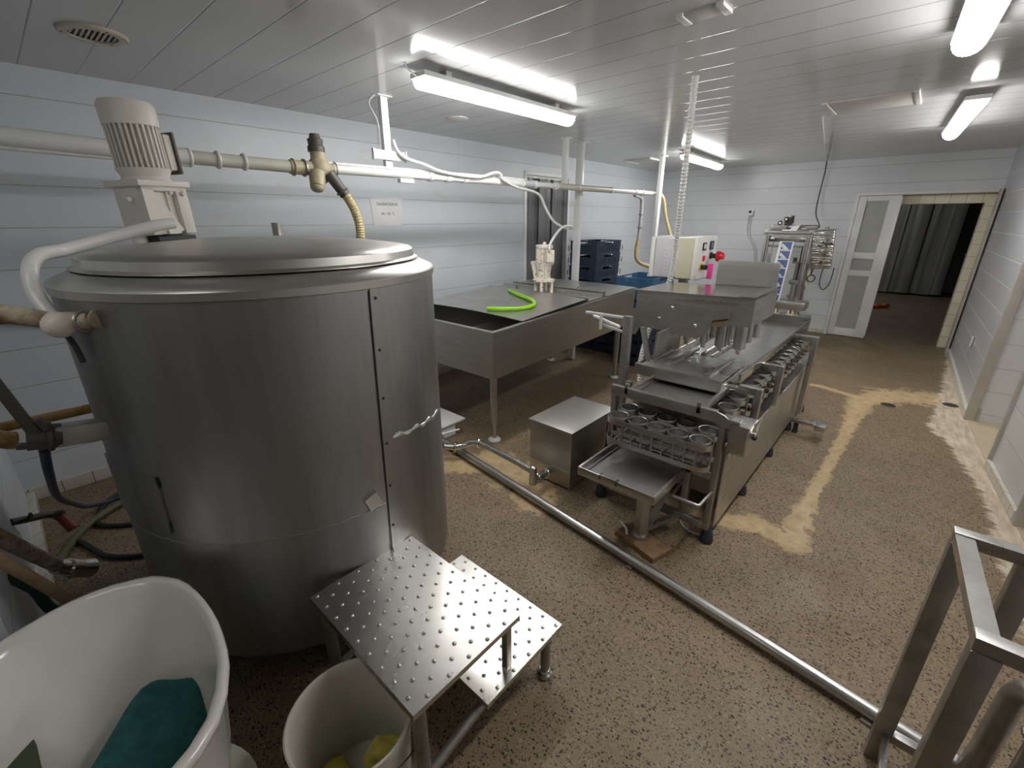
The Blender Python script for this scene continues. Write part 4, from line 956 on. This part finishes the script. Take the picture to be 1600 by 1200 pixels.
m.build('base_frame', S_DULL, fm)
m = MB(); m.box(FX0+.04, FX1-.05, 2.48, 2.486, .10, .66); m.box(FX0, FX0+.005, 2.22, 4.58, .12, .50); m.box(FX0+.04, FX1-.05, 2.5, 4.58, .115, .12); m.build('inner_plate', S_DULL, fm)
for x in (FX0+.02, FX1-.02):
    for y in (2.19, 2.80, 3.46, 4.05, 4.56):
        b = MB(); b.lathe([(0, 0), (.034, 0), (.036, .01), (.030, .055), (.020, .075), (.016, .086), (0, .086)], (x, y, 0), 20); b.build('rubber_foot', M_FOOT, fm)
# front rail and plate over the return run
m = MB(); m.box(-1.165, -.585, 2.150, 2.158, .715, .770, .001); m.box(-1.165, -.585, 2.158, 2.18, .764, .770, .001)
m.prism([(-.585, 2.150, .715), (-.585, 2.150, .770), (-.545, 2.150, .758), (-.515, 2.150, .735), (-.515, 2.150, .70), (-.55, 2.150, .70)], (0, .01, 0))
m.build('front_rail', S_STEEL, fm)
m = MB(); m.box(-.56, -.475, 2.15, 2.22, .735, .745, .002); m.box(-.565, -.515, 2.158, 2.20, .70, .736, .002); m.build('corner_bracket', S_STEEL, fm)
m = MB(); m.box(-1.06, -.675, 2.182, 3.05, .712, .716); m.build('guide_plate', S_STEEL, fm)
for x in (-1.075, -.675):
    m = MB(); m.box(x-.006, x+.012, 2.165, 3.05, .716, .755, .002); m.box(x-.008, x+.014, 2.150, 2.172, .735, .795, .002); m.build('guide_rail', S_STEEL, fm)
# switch box on the front right corner
sb = MB(); sb.box(FX1+.002, FX1+.085, 2.165, 2.30, .565, .715, .004); sbo = sb.build('switch_box', S_VAT, fm)
b = MB(); b.box(FX1, FX1+.09, 2.16, 2.305, .7155, .722, .002); b.build('box_top', S_STEEL, sbo)
b = MB(); b.cyl((FX1+.085, 2.25, .66), (FX1+.10, 2.25, .665), .010); b.bar((FX1+.098, 2.255, .655), (FX1+.098, 2.36, .73), .008, .008); b.build('lever', S_CHROME, sbo)
b = MB(); b.ball((FX1+.10, 2.245, .648), .014); b.build('lever_ball', M_BLACKP, sbo)
b = MB(); b.box(FX1+.01, FX1+.02, 2.16, 2.21, .535, .565); b.build('bracket_tab', S_CHROME, sbo)
b = MB(); b.box(FX1+.06, FX1+.07, 2.22, 2.30, .54, .5649); b.build('bracket_tab', S_CHROME, sbo)
# cup carriers
def carrier(name):
    m = MB(); hx, hy = .285, .056; n = 10
    def stad(r, x):
        P = []
        for i in range(n+1): a = -PI/2+PI*i/n; P.append((x+r*math.cos(a), r*math.sin(a)))
        for i in range(n+1): a = PI/2+PI*i/n; P.append((-x+r*math.cos(a), r*math.sin(a)))
        return P
    for z0, z1 in ((-.040, -.010), (-.154, -.126)):
        o = stad(hy, hx-hy); i_ = stad(hy-.003, hx-hy); bm = m.bm
        A_ = [[bm.verts.new((x, y, z)) for x, y in Q] for Q, z in ((o, z0), (o, z1), (i_, z1), (i_, z0))]
        N = len(o)
        for r_ in range(4):
            a, b = A_[r_], A_[(r_+1) % 4]
            for k in range(N): bm.faces.new((a[k], a[(k+1) % N], b[(k+1) % N], b[k]))
    for s in (-1, 1):
        for k in range(9):
            x = -.228+k*.057; m.box(x-.0045, x+.0045, s*hy-.0025, s*hy+.0025, -.13, -.03)
    for s in (-1, 1): m.box(s*(hx-.003)-.0025, s*(hx-.003)+.0025, -.004, .004, -.13, -.03)
    for k in range(6):
        x = -.225+k*.09; m.box(x-.004, x+.004, -hy+.004, hy-.004, -.146, -.134)
    m.box(-.22, .22, -.006, .006, -.144, -.136)
    c_ = m.build(name, S_STEEL, None, origin=(0, 0, 0)); 
    r0 = MB(); r0.lathe([(.045, -.044), (.0475, 0), (.0515, .0015), (.0535, -.003), (.051, -.046), (.044, -.05)], (0, 0, 0), 28)
    for a in (0.6, 2.2, 3.8, 5.4): r0.box(.028*math.cos(a)-.003, .028*math.cos(a)+.003, .028*math.sin(a)-.003, .028*math.sin(a)+.003, -.05, -.03)
    r0.torus((0, 0, -.05), .036, .003, n=18, m=5)
    rg = r0.build('cup_ring', S_STEEL, c_)
    r1 = MB(); r1.lathe([(0, -.046), (.0448, -.046), (.0448, -.0435), (0, -.0435)], (0, 0, 0), 20); cb_ = r1.build('cup_shade_disc', M_INNER, None, origin=(0, 0, 0)); cb_.parent = c_; cb_.location = (-.222, 0, 0)  # dark disc paints the shade inside each cup
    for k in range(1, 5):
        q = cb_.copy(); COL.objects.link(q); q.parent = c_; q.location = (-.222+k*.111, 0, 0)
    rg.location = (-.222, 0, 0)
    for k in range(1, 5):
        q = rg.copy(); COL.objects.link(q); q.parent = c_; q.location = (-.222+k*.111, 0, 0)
    return c_
cc = carrier('cup_carrier'); cc.parent = fm
base = Vector(fm.location)
path = [(2.075, .640), (2.19, .650), (2.335, .672), (2.465, .692), (2.60, .715)]+[(2.735+.128*k, .722) for k in range(14)]
for i, (y, z) in enumerate(path):
    o = cc if i == 0 else dup(cc, fm)
    o.location = Vector((-.838+.0, y, z))-base
# inverted L posts that hold the deck
def lpost(x, y, z0, z1, xin, wd=.045):
    m = MB(); m.box(x-.036, x, y-wd/2, y+wd/2, z0, z1, .003); m.box(xin, x-.0361, y-wd/2, y+wd/2, z1-.04, z1, .002); m.build('support_post', S_STEEL, fm)
lpost(-.495, 2.62, .45, .775, -.62); lpost(-.505, 3.16, .51, .775, -.63); lpost(-.465, 4.06, .16, .80, -.63, .06)
m = MB(); m.cyl((-.70, 2.60, .752), (-.53, 2.62, .752), .019); m.build('tray_hinge', S_CHROME, fm)
m = MB(); m.box(-1.275, -1.225, 2.43, 2.47, .085, 1.105, .003); m.box(-1.235, -1.19, 2.43, 2.47, .66, .70, .002); m.build('support_post', S_DULL, fm)
# deck
m = MB(); m.box(-1.12, -.625, 2.62, 4.62, .778, .782); m.box(-.634, -.620, 2.64, 4.62, .770, .828, .002); m.box(-1.12, -.62, 4.606, 4.62, .770, .842, .002); m.box(-1.13, -1.12, 2.62, 4.62, .770, .815, .002); m.build('deck', S_MIRROR, fm)
m = MB(); m.box(-.985, -.955, 3.02, 3.9, .7825, .80, .002); m.box(-.92, -.90, 3.02, 3.9, .7825, .797, .002); m.build('deck_guide', S_STEEL, fm)
# drip tray under the nozzles
m = MB(); m.box(-1.205, -.68, 2.50, 3.02, .738, .743, .002); m.box(-1.205, -.68, 2.50, 2.506, .7431, .808, .002); m.box(-1.205, -1.199, 2.506, 3.02, .7431, .808, .002); m.box(-.686, -.68, 2.506, 3.02, .7431, .79, .002); m.box(-1.19, -.69, 2.52, 3.0, .790, .794, .001)
m.box(-1.205, -.68, 2.5061, 2.525, .802, .808, .001); m.build('drip_tray', S_STEEL, fm)
m = MB(); m.box(-1.06, -1.025, 2.60, 3.12, .7945, .812, .003); m.box(-.80, -.765, 2.56, 3.02, .7945, .812, .003); m.build('tray_guide', S_STEEL, fm)
m = MB(); m.prism([(-1.19, 2.62, .795), (-1.17, 2.62, .795), (-1.24, 2.66, 1.0), (-1.27, 2.66, 1.0)], (0, .03, 0)); m.prism([(-1.165, 2.66, .80), (-1.155, 2.66, .98), (-1.155, 3.0, .98), (-1.155, 3.0, .86), (-1.165, 2.75, .80)], (.012, 0, 0)); m.build('side_strut', S_DULL, fm)
# hopper
HX0, HX1, HY0, HY1 = -1.405, -.668, 2.85, 3.36
m = MB(); m.prism([(HX0, HY0, .985), (HX1, HY0, 1.055), (HX1, HY0, 1.215), (HX0, HY0, 1.195)], (0, HY1-HY0, 0)); hp = m.build('hopper', S_VAT, fm)
m = MB(); m.prism([(HX0-.008, HY0-.010, 1.196), (HX1+.004, HY0-.010, 1.2165), (HX1+.004, HY0-.010, 1.224), (HX0-.008, HY0-.010, 1.205)], (0, HY1-HY0+.02, 0)); m.prism([(HX1-.09, HY0-.008, 1.2242), (HX1-.004, HY0-.008, 1.2262), (HX1+.012, HY1, 1.244), (HX1+.004, HY1, 1.244)], (0, 0, .003)); m.build('hopper_lid', S_MIRROR, hp)
m = MB(); m.box(-1.075, -.685, HY1+.02, HY1+.026, 1.20, 1.385, .002); m.build('splash_plate', S_VAT, hp)
m = MB(); m.prism([(HX0+.03, HY0-.004, 1.172), (HX1-.03, HY0-.004, 1.192), (HX1-.03, HY0-.004, 1.186), (HX0+.03, HY0-.004, 1.166)], (0, -.006, 0)); m.build('edge_bead', S_STEEL, hp)
yb = HY0-.014
poly = [(-1.385, 1.162), (-.790, 1.128), (-.785, 1.092), (-.885, 1.070), (-.895, 1.02), (-.925, .965), (-.965, .945), (-1.02, .94), (-1.30, .965), (-1.335, .97), (-1.36, .955), (-1.385, .90), (-1.43, .90), (-1.43, 1.075), (-1.385, 1.085)]
m = MB(); m.prism([(x, yb, z) for x, z in poly], (0, .010, 0)); bp = m.build('bracket_plate', S_DULL, fm)
for x, z in ((-1.145, 1.115), (-1.225, 1.035), (-.985, 1.022)):
    b = MB(); b.lathe([(0, .006), (.006, .005), (.011, 0)], (x, yb, z), 14, Matrix.Rotation(PI/2, 4, 'X')); b.build('bolt', S_DULL, bp)
m = MB(); m.prism([(-.915, HY0-.0015, 1.068), (-.80, HY0-.0015, 1.082), (-.785, HY0-.0015, 1.098), (-.83, HY0-.0015, 1.06), (-.845, HY0-.0015, 1.03), (-.885, HY0-.0015, 1.03), (-.89, HY0-.0015, 1.055)], (0, .001, 0)); m.build('rust_patch', M_RUST, hp)
# nozzles: two rows of five
for j, y in enumerate((2.925, 3.10, 3.27)):
    for i in range(5):
        x = -1.165+i*.108+.0*j
        big = (i in (2+j*0, 4)) if j == 0 else False
        r_ = .036 if (j == 0 and i >= 3) else .024
        zt = .99+(x-HX0)/(HX1-HX0)*.065
        zb = .90 if r_ > .03 else .905
        b = MB(); b.cyl((x, y, zb), (x, y, zt+.02), r_, n=22)
        if j == 0 or i % 2: b.rings([(x, y, zb), (x, y, zb-.004), (x, y, zb-.004), (x, y, zb-.036)], [r_, r_*.9, .013, .0125], 16)
        b.build('nozzle', S_STEEL, hp)
# low discharge tray on its round pedestal
dt = MB(); x0, x1, y0, y1, zt = -1.122, -.690, 1.778, 2.23, .42
dt.box(x0+.012, x1-.012, y0+.012, y1-.012, .386, .389); dt.box(x0, x1, y0, y0+.012, .372, zt, .002); dt.box(x0, x0+.012, y0+.0121, y1, .372, zt, .002); dt.box(x1-.012, x1, y0+.0121, y1, .372, zt, .002); dt.box(x0+.0121, x1-.0121, y1-.012, y1, .372, zt-.01, .002)
dt.box(x0+.03, x0+.036, y0+.02, y1-.02, .389, .40)
dto = dt.build('discharge_tray', S_STEEL, fm)
b = MB(); b.box(-.985, -.895, y0-.006, y0-.0003, .39, .428, .001); b.box(-.985, -.895, y0-.006, y0+.018, .4205, .4235, .001); b.build('clip_plate', S_STEEL, dto)
for x in (-.985, -.893):
    b = MB(); b.torus((x, y0+.006, .412), .016, .0032, (1, 0, 0), 18, 6); b.build('cable_tie', M_BLACKP, dto)
b = MB(); b.cyl((-.812, 1.955, .04), (-.812, 1.955, .386), .038, n=28); b.cyl((-.812, 1.955, .033), (-.812, 1.955, .05), .05); b.build('pedestal', S_VAT, dto)
b = MB(); b.bar((-.80, 1.99, .06), (-.74, 2.16, .34), .03, .012); b.bar((-.80, 1.98, .07), (-.70, 2.17, .105), .03, .02); b.build('pedestal_brace', S_DULL, dto)
m = MB(); m.tube([(-.70, 2.15, .33), (-.685, 1.99, .33), (-.68, 1.985, .33), (-.555, 1.985, .33), (-.55, 1.99, .33), (-.545, 2.17, .33)], .009, 8, .02, False); m.build('wire_guard', S_STEEL, fm)
m = MB(); m.box(-.50, -.30, 3.985, 4.01, .10, .125, .002); m.box(-.515, -.345, 4.03, 4.05, .10, .12, .002); m.box(-.345, -.275, 3.955, 4.085, .085, .128, .003); m.box(-.365, -.345, 3.97, 4.07, .105, .126, .002); m.build('foot_pedal', S_STEEL, fm)
m = MB(); m.box(-.49, -.46, 4.02, 4.05, .02, .10); m.cyl((-.475, 4.035, 0), (-.475, 4.035, .02), .022); m.build('pedal_foot', M_FOOT, fm)
m = MB(); m.box(-1.55, -1.27, 2.44, 2.455, 1.085, 1.10, .001); m.box(-1.44, -1.425, 2.435, 2.45, 1.00, 1.084, .001); m.bar((-1.52, 2.50, 1.065), (-1.28, 2.40, 1.045), .02, .012); m.bar((-1.43, 2.45, 1.03), (-1.30, 2.50, .99), .014, .014); m.build('side_bracket', M_ALU, fm)
# control boxes on a column behind the hopper
cb = thing('control_box', (-1.50, 3.75, 0), 'beige control cabinet with displays, knobs and red stop button behind the hopper', 'control box')
m = MB(); m.box(-1.455, -1.325, 3.56, 3.97, 1.215, 1.52, .008); m.build('box_shell', M_BEIGE, cb)
m = MB(); m.box(-1.3245, -1.300, 3.552, 3.978, 1.208, 1.528, .006); fp = m.build('front_panel', M_PANEL, cb)
for y, s, mt in ((3.70, .058, M_SCREEN), (3.855, .066, M_SCREEN)):
    b = MB(); b.box(-1.300, -1.292, y-s*.62, y+s*.62, 1.425-.0, 1.425+s, .003); do = b.build('display', mt, fp)
    b = MB(); b.box(-1.2918, -1.2908, y-s*.42, y+s*.42, 1.437, 1.425+s-.010); b.build('display_glass', M_LCD if s > .06 else M_GREY, do)
    b = MB(); b.box(-1.300, -1.297, y-s*.4, y+s*.4, 1.405, 1.417); b.build('name_plate', M_GREY, fp)
b = MB(); b.box(-1.300, -1.288, 3.695, 3.725, 1.345, 1.385, .002); b.build('rocker_switch', M_RED, fp)
b = MB(); b.cyl((-1.300, 3.80, 1.333), (-1.286, 3.80, 1.333), .018); b.build('push_button', M_GREY, fp)
b = MB(); b.cyl((-1.300, 3.865, 1.378), (-1.245, 3.865, 1.374), .019); b.cyl((-1.3, 3.865, 1.378), (-1.29, 3.865, 1.378), .028); es = b.build('button_stem', M_BLACKP, fp)
b = MB(); b.rings([(-1.247, 3.865, 1.374), (-1.235, 3.865, 1.374), (-1.205, 3.865, 1.374), (-1.195, 3.865, 1.374)], [.040, .041, .030, .022], 24); b.build('stop_button', M_RED, es)
b = MB(); b.cyl((-1.300, 3.675, 1.300), (-1.293, 3.675, 1.300), .030); b.build('yellow_ring', M_YEL, fp)
b = MB(); b.cyl((-1.293, 3.675, 1.300), (-1.25, 3.675, 1.300), .019); b.cyl((-1.252, 3.675, 1.30), (-1.24, 3.675, 1.30), .012); kb = b.build('key_switch', M_BLACKP, fp)
b = MB(); b.obox((-1.222, 3.675, 1.272), (.040, .022, .115), bev=.003); b.build('pink_tag', M_PINK, kb)
b = MB(); b.box(-1.300, -1.297, 3.565, 3.60, 1.222, 1.240); b.build('name_plate', M_GREY, fp)
m = MB(); m.box(-1.48, -1.42, 3.72, 3.78, .012, 1.213, .003); m.box(-1.54, -1.36, 3.66, 3.84, 0, .012, .002); m.box(-1.66, -1.31, 3.62, 3.88, 1.2, 1.2135, .001); m.build('column', S_DULL, cb)
gb = thing('junction_box', (-1.58, 3.72, 1.214), 'light grey junction box beside the beige control cabinet', 'junction box')
m = MB(); m.box(-1.640, -1.490, 3.57, 3.90, 1.2142, 1.515, .008); m.build('box_shell', M_GREY, gb)
m = MB(); m.box(-1.675, -1.641, 3.562, 3.908, 1.210, 1.525, .008); m.build('box_lid', M_WHITE, gb)
m = MB()
for z in (1.27, 1.33, 1.39, 1.45): m.torus((-1.535, 3.5695, z), .018, .0018, (0, 1, 0), 20, 5)
m.build('knockout_ring', M_WHITE, gb)
m = MB(); m.box(-1.487, -1.463, 3.60, 3.88, 1.49, 1.518, .003); m.box(-1.487, -1.463, 3.80, 3.88, 1.216, 1.489, .003); m.build('hinge_strip', M_WHITE, gb)
hose('cable_conduit', [(-1.226, 2.963, ZC+.0), (-1.228, 2.97, 2.25), (-1.25, 3.03, 1.95), (-1.32, 3.20, 1.60), (-1.385, 3.36, 1.38), (-1.43, 3.44, 1.24), (-1.48, 3.46, 1.08), (-1.54, 3.42, .85), (-1.52, 3.25, .55), (-1.40, 3.1, .25), (-1.30, 3.0, .12)], .016, M_CONDUIT, 'white corrugated conduit hanging from the ceiling to the filling machine', 'conduit', .005, 12, pitch=.022)

# ------------------------------------------------------------------ wood under the pedestal, loose cable
m = MB(); m.obox((-.79, 1.935, .016), (.27, .14, .032), rz=-.28, bev=.004); tag(m.build('wood_block', M_WOOD), 'worn wooden board under the round pedestal of the low tray', 'board')
hose('loose_cable', [(-.92, 2.0, .008), (-.935, 1.96, .05), (-.92, 1.925, .085), (-.88, 1.915, .07), (-.868, 1.905, .04)], .007, M_WHITE, 'short white cable loop beside the round pedestal', 'cable', n=8, step=.015)
hose('loose_cable', [(-.74, 2.40, .008), (-.715, 2.27, .008), (-.66, 2.21, .008), (-.585, 2.205, .008), (-.555, 2.25, .008), (-.57, 2.38, .008)], .005, M_GREY, 'thin pale cable curving on the floor under the front right corner of the machine', 'cable', n=8, step=.02)

# ------------------------------------------------------------------ packing machine by the far wall
pk = thing('packing_machine', (-1.4, 7.45, 0), 'upright packing machine with blue printed film by the far wall', 'machine')
def leg_(x0, x1, y0, y1, zb, zt, name='frame_post', w=.045):
    m = MB(); m.bar((x0, y0, zb), (x1, y1, zt), w, w, up=(0, 1, 0), bev=.003); m.build(name, S_STEEL, pk)
for x in (-1.72, -1.20):
    leg_(x, x, 7.30, 7.30, .02, 1.52); leg_(x-.02, x-.02, 7.72, 7.72, .02, 1.50)
for x in (-1.70, -1.22):
    m = MB(); m.cyl((x, 7.27, 1.10), (x, 7.27, 1.45), .028); m.build('guide_column', S_CHROME, pk)
m = MB(); m.box(-1.76, -1.16, 7.27, 7.33, 1.455, 1.50, .004); m.box(-1.76, -1.16, 7.70, 7.745, 1.455, 1.50, .004); m.box(-1.74, -1.70, 7.33, 7.70, 1.46, 1.50, .003); m.box(-1.22, -1.18, 7.33, 7.70, 1.46, 1.50, .003); m.build('top_frame', S_STEEL, pk)
m = MB(); m.box(-1.68, -1.24, 7.285, 7.315, 1.36, 1.44, .004); m.cyl((-1.66, 7.28, 1.40), (-1.60, 7.27, 1.40), .025); m.cyl((-1.30, 7.28, 1.40), (-1.24, 7.27, 1.40), .025); m.cyl((-1.62, 7.25, 1.415), (-1.40, 7.25, 1.40), .010); m.build('cross_beam', S_DULL, pk)
m = MB(); m.cyl((-1.70, 7.34, 1.30), (-1.22, 7.34, 1.30), .013); m.cyl((-1.74, 7.45, 1.53), (-1.18, 7.45, 1.53), .022); m.cyl((-1.74, 7.60, 1.55), (-1.18, 7.60, 1.55), .03); m.build('film_roller', S_CHROME, pk)
m = MB(); m.box(-1.69, -1.50, 7.28, 7.42, 1.501, 1.575, .004); m.build('motor_bracket', S_DULL, pk)
m = MB(); m.box(-1.555, -1.47, 7.36, 7.44, 1.576, 1.68, .01); m.box(-1.49, -1.45, 7.38, 7.42, 1.60, 1.70, .006); hd_ = m.build('print_head', M_CHAR, pk)
for x, z in ((-1.60, 1.605), (-1.535, 1.655)):
    b = MB(); b.torus((x, 7.345, z), .022, .010, (0, 1, 0), 20, 8); b.build('ribbon_spool', M_BLACKP, hd_)
    b = MB(); b.cyl((x, 7.335, z), (x, 7.36, z), .014); b.build('spool_core', M_WHITE, hd_)
f = MB(); f.mi = 0
fa, fb = Vector((-1.455, 7.26, 1.37)), Vector((-1.475, 7.16, .55))
def fp_(u, v): return fa.lerp(fb, v)+Vector((u, 0, 0))
f.prism([fp_(-.088, 0), fp_(.088, 0), fp_(.088, 1), fp_(-.088, 1)], (0, .002, 0))
f.prism([Vector((-1.54, 7.42, 1.585)), Vector((-1.36, 7.42, 1.585)), Vector((-1.367, 7.25, 1.505)), Vector((-1.543, 7.25, 1.505))], (0, .003, .003))
n = 7
for k in range(n):
    v0, v1 = (k+.06)/n, (k+.94)/n
    f.mi = 1; e = Vector((0, -.0012, 0))
    f.quad(fp_(-.055, v0)+e, fp_(.070, v0)+e, fp_(.070, v1)+e, fp_(-.055, v1)+e)
    f.mi = 0; e = Vector((0, -.002, 0))
    q = lambda u, v: fp_(u, v0+(v1-v0)*v)+e
    f.quad(q(-.050, .32), q(-.040, .22), q(.045, .92), q(-.005, .95)); f.quad(q(-.052, .55), q(-.045, .36), q(-.015, .62), q(-.03, .78)); f.quad(q(-.03, .86), q(.03, .82), q(.045, .95), q(-.04, .95))
f.mi = 1; f.quad(Vector((-1.53, 7.335, 1.549)), Vector((-1.44, 7.335, 1.549)), Vector((-1.46, 7.28, 1.523)), Vector((-1.49, 7.28, 1.523)))
f.build('printed_film', [M_FILM, M_FILMBLUE], pk, sharp=20)
m = MB(); m.box(-1.52, -1.06, 7.12, 7.42, .475, .588, .014); m.build('sealing_head', S_VAT, pk)
for x, y in ((-1.41, 7.17), (-1.20, 7.17)):
    b = MB(); b.lathe([(0, .345), (.075, .345), (.082, .353), (.082, .412), (.07, .42), (.03, .422), (.03, .475), (0, .475)], (x, y, 0), 26); wo = b.build('drive_wheel', M_BRASS, pk)
    for a in range(5):
        b = MB(); b.cyl((x+.05*math.cos(a*1.256), y+.05*math.sin(a*1.256), .42), (x+.05*math.cos(a*1.256), y+.05*math.sin(a*1.256), .474), .010, n=8); b.build('pin', M_WHITE, wo)
m = MB(); m.box(-1.72, -1.04, 7.14, 7.70, .02, .343, .01); m.build('base_cabinet', S_VAT, pk)
m = MB(); m.box(-1.34, -1.18, 7.30, 7.5, .80, .86, .006); m.box(-1.35, -1.16, 7.32, 7.36, 1.08, 1.11, .003); m.cyl((-1.30, 7.36, .585), (-1.30, 7.36, 1.10), .014); m.cyl((-1.23, 7.36, .585), (-1.23, 7.36, 1.10), .014); m.cyl((-1.27, 7.30, .60), (-1.27, 7.30, .80), .035); m.box(-1.33, -1.20, 7.29, 7.33, .62, .66, .004); m.build('jaw_carriage', S_DULL, pk)
m = MB(); m.box(-1.275, -1.25, 7.32, 7.36, .86, 1.30, .003); m.box(-1.345, -1.30, 7.30, 7.34, 1.11, 1.16, .003); m.build('air_cylinder', M_CHAR, pk)
T = Matrix.Translation((-1.03, 7.32, 1.27)) @ Matrix.Rotation(-.10, 4, 'Y')
m = MB(); m.box(-.115, .115, -.05, .05, -.24, .25, .01, T); cp = m.build('foil_wrapped_panel', M_FOIL, pk)
b = MB(); b.box(-.125, .125, -.06, .06, .2505, .262, .003, T); b.build('panel_top', S_STEEL, cp)
for x, z in ((.0, .10), (.045, .12), (-.02, .05), (.04, .05), (-.045, .06), (.03, -.06), (.0, -.16)):
    b = MB(); p_ = T @ Vector((x, -.05, z)); b.cyl(p_, p_+Vector((0, -.012, 0)), .011 if z > -.1 else .022, n=12); b.build('button', M_CHAR, cp)
b = MB(); b.bar((-1.16, 7.32, 1.42), (-1.20, 7.31, 1.42), .03, .03); b.cyl((-1.04, 7.34, 1.53), (-1.04, 7.34, 1.56), .022); b.build('panel_arm', S_DULL, cp)
b = MB(); b.tube([(-.98, 7.33, 1.03), (-.985, 7.32, .85), (-.93, 7.31, .76), (-.87, 7.31, .85), (-.86, 7.32, 1.05)], .006, 8, .03); b.torus((-1.09, 7.30, .90), .045, .007, (0, 1, 0)); b.tube([(-1.09, 7.31, 1.04), (-1.10, 7.30, .95)], .008, 8); b.build('panel_cable', M_BLACKP, cp)
b = MB(); b.cyl((-1.135, 7.33, .80), (-1.125, 7.33, 1.03), .022); b.build('air_filter', M_BEIGE, pk)
# unseen point light added to brighten the hall beyond the doorway
hl = bpy.data.lights.new('hall_fill', 'POINT'); hl.energy = 40; hl.shadow_soft_size = .15; hl.color = (1, .97, .92)
ho = bpy.data.objects.new('hall_fill', hl); COL.objects.link(ho); ho.location = (-2.2, 11.6, 2.6)
# unseen area light added behind the viewer to lift the tub and foreground
rl = bpy.data.lights.new('rear_fill', 'AREA'); rl.shape = 'RECTANGLE'; rl.size = 1.4; rl.size_y = .12; rl.energy = 3.4; rl.color = (1, .985, .95)
ro = bpy.data.objects.new('rear_fill', rl); COL.objects.link(ro); ro.location = (-1.25, -.95, 2.36); ro.rotation_euler = (0, 0, PI/2)
# ------------------------------------------------------------------ light: the lit lamps, two added fills and a weak glow from outside the room
w = bpy.data.worlds.new('world'); SC.world = w; w.use_nodes = True
w.node_tree.nodes['Background'].inputs['Color'].default_value = (.5, .55, .6, 1); w.node_tree.nodes['Background'].inputs['Strength'].default_value = .05
SC.view_settings.view_transform = 'Standard'; SC.view_settings.look = 'None'; SC.view_settings.gamma = 1; SC.view_settings.exposure = 0.58
SC.view_settings.use_curve_mapping = False
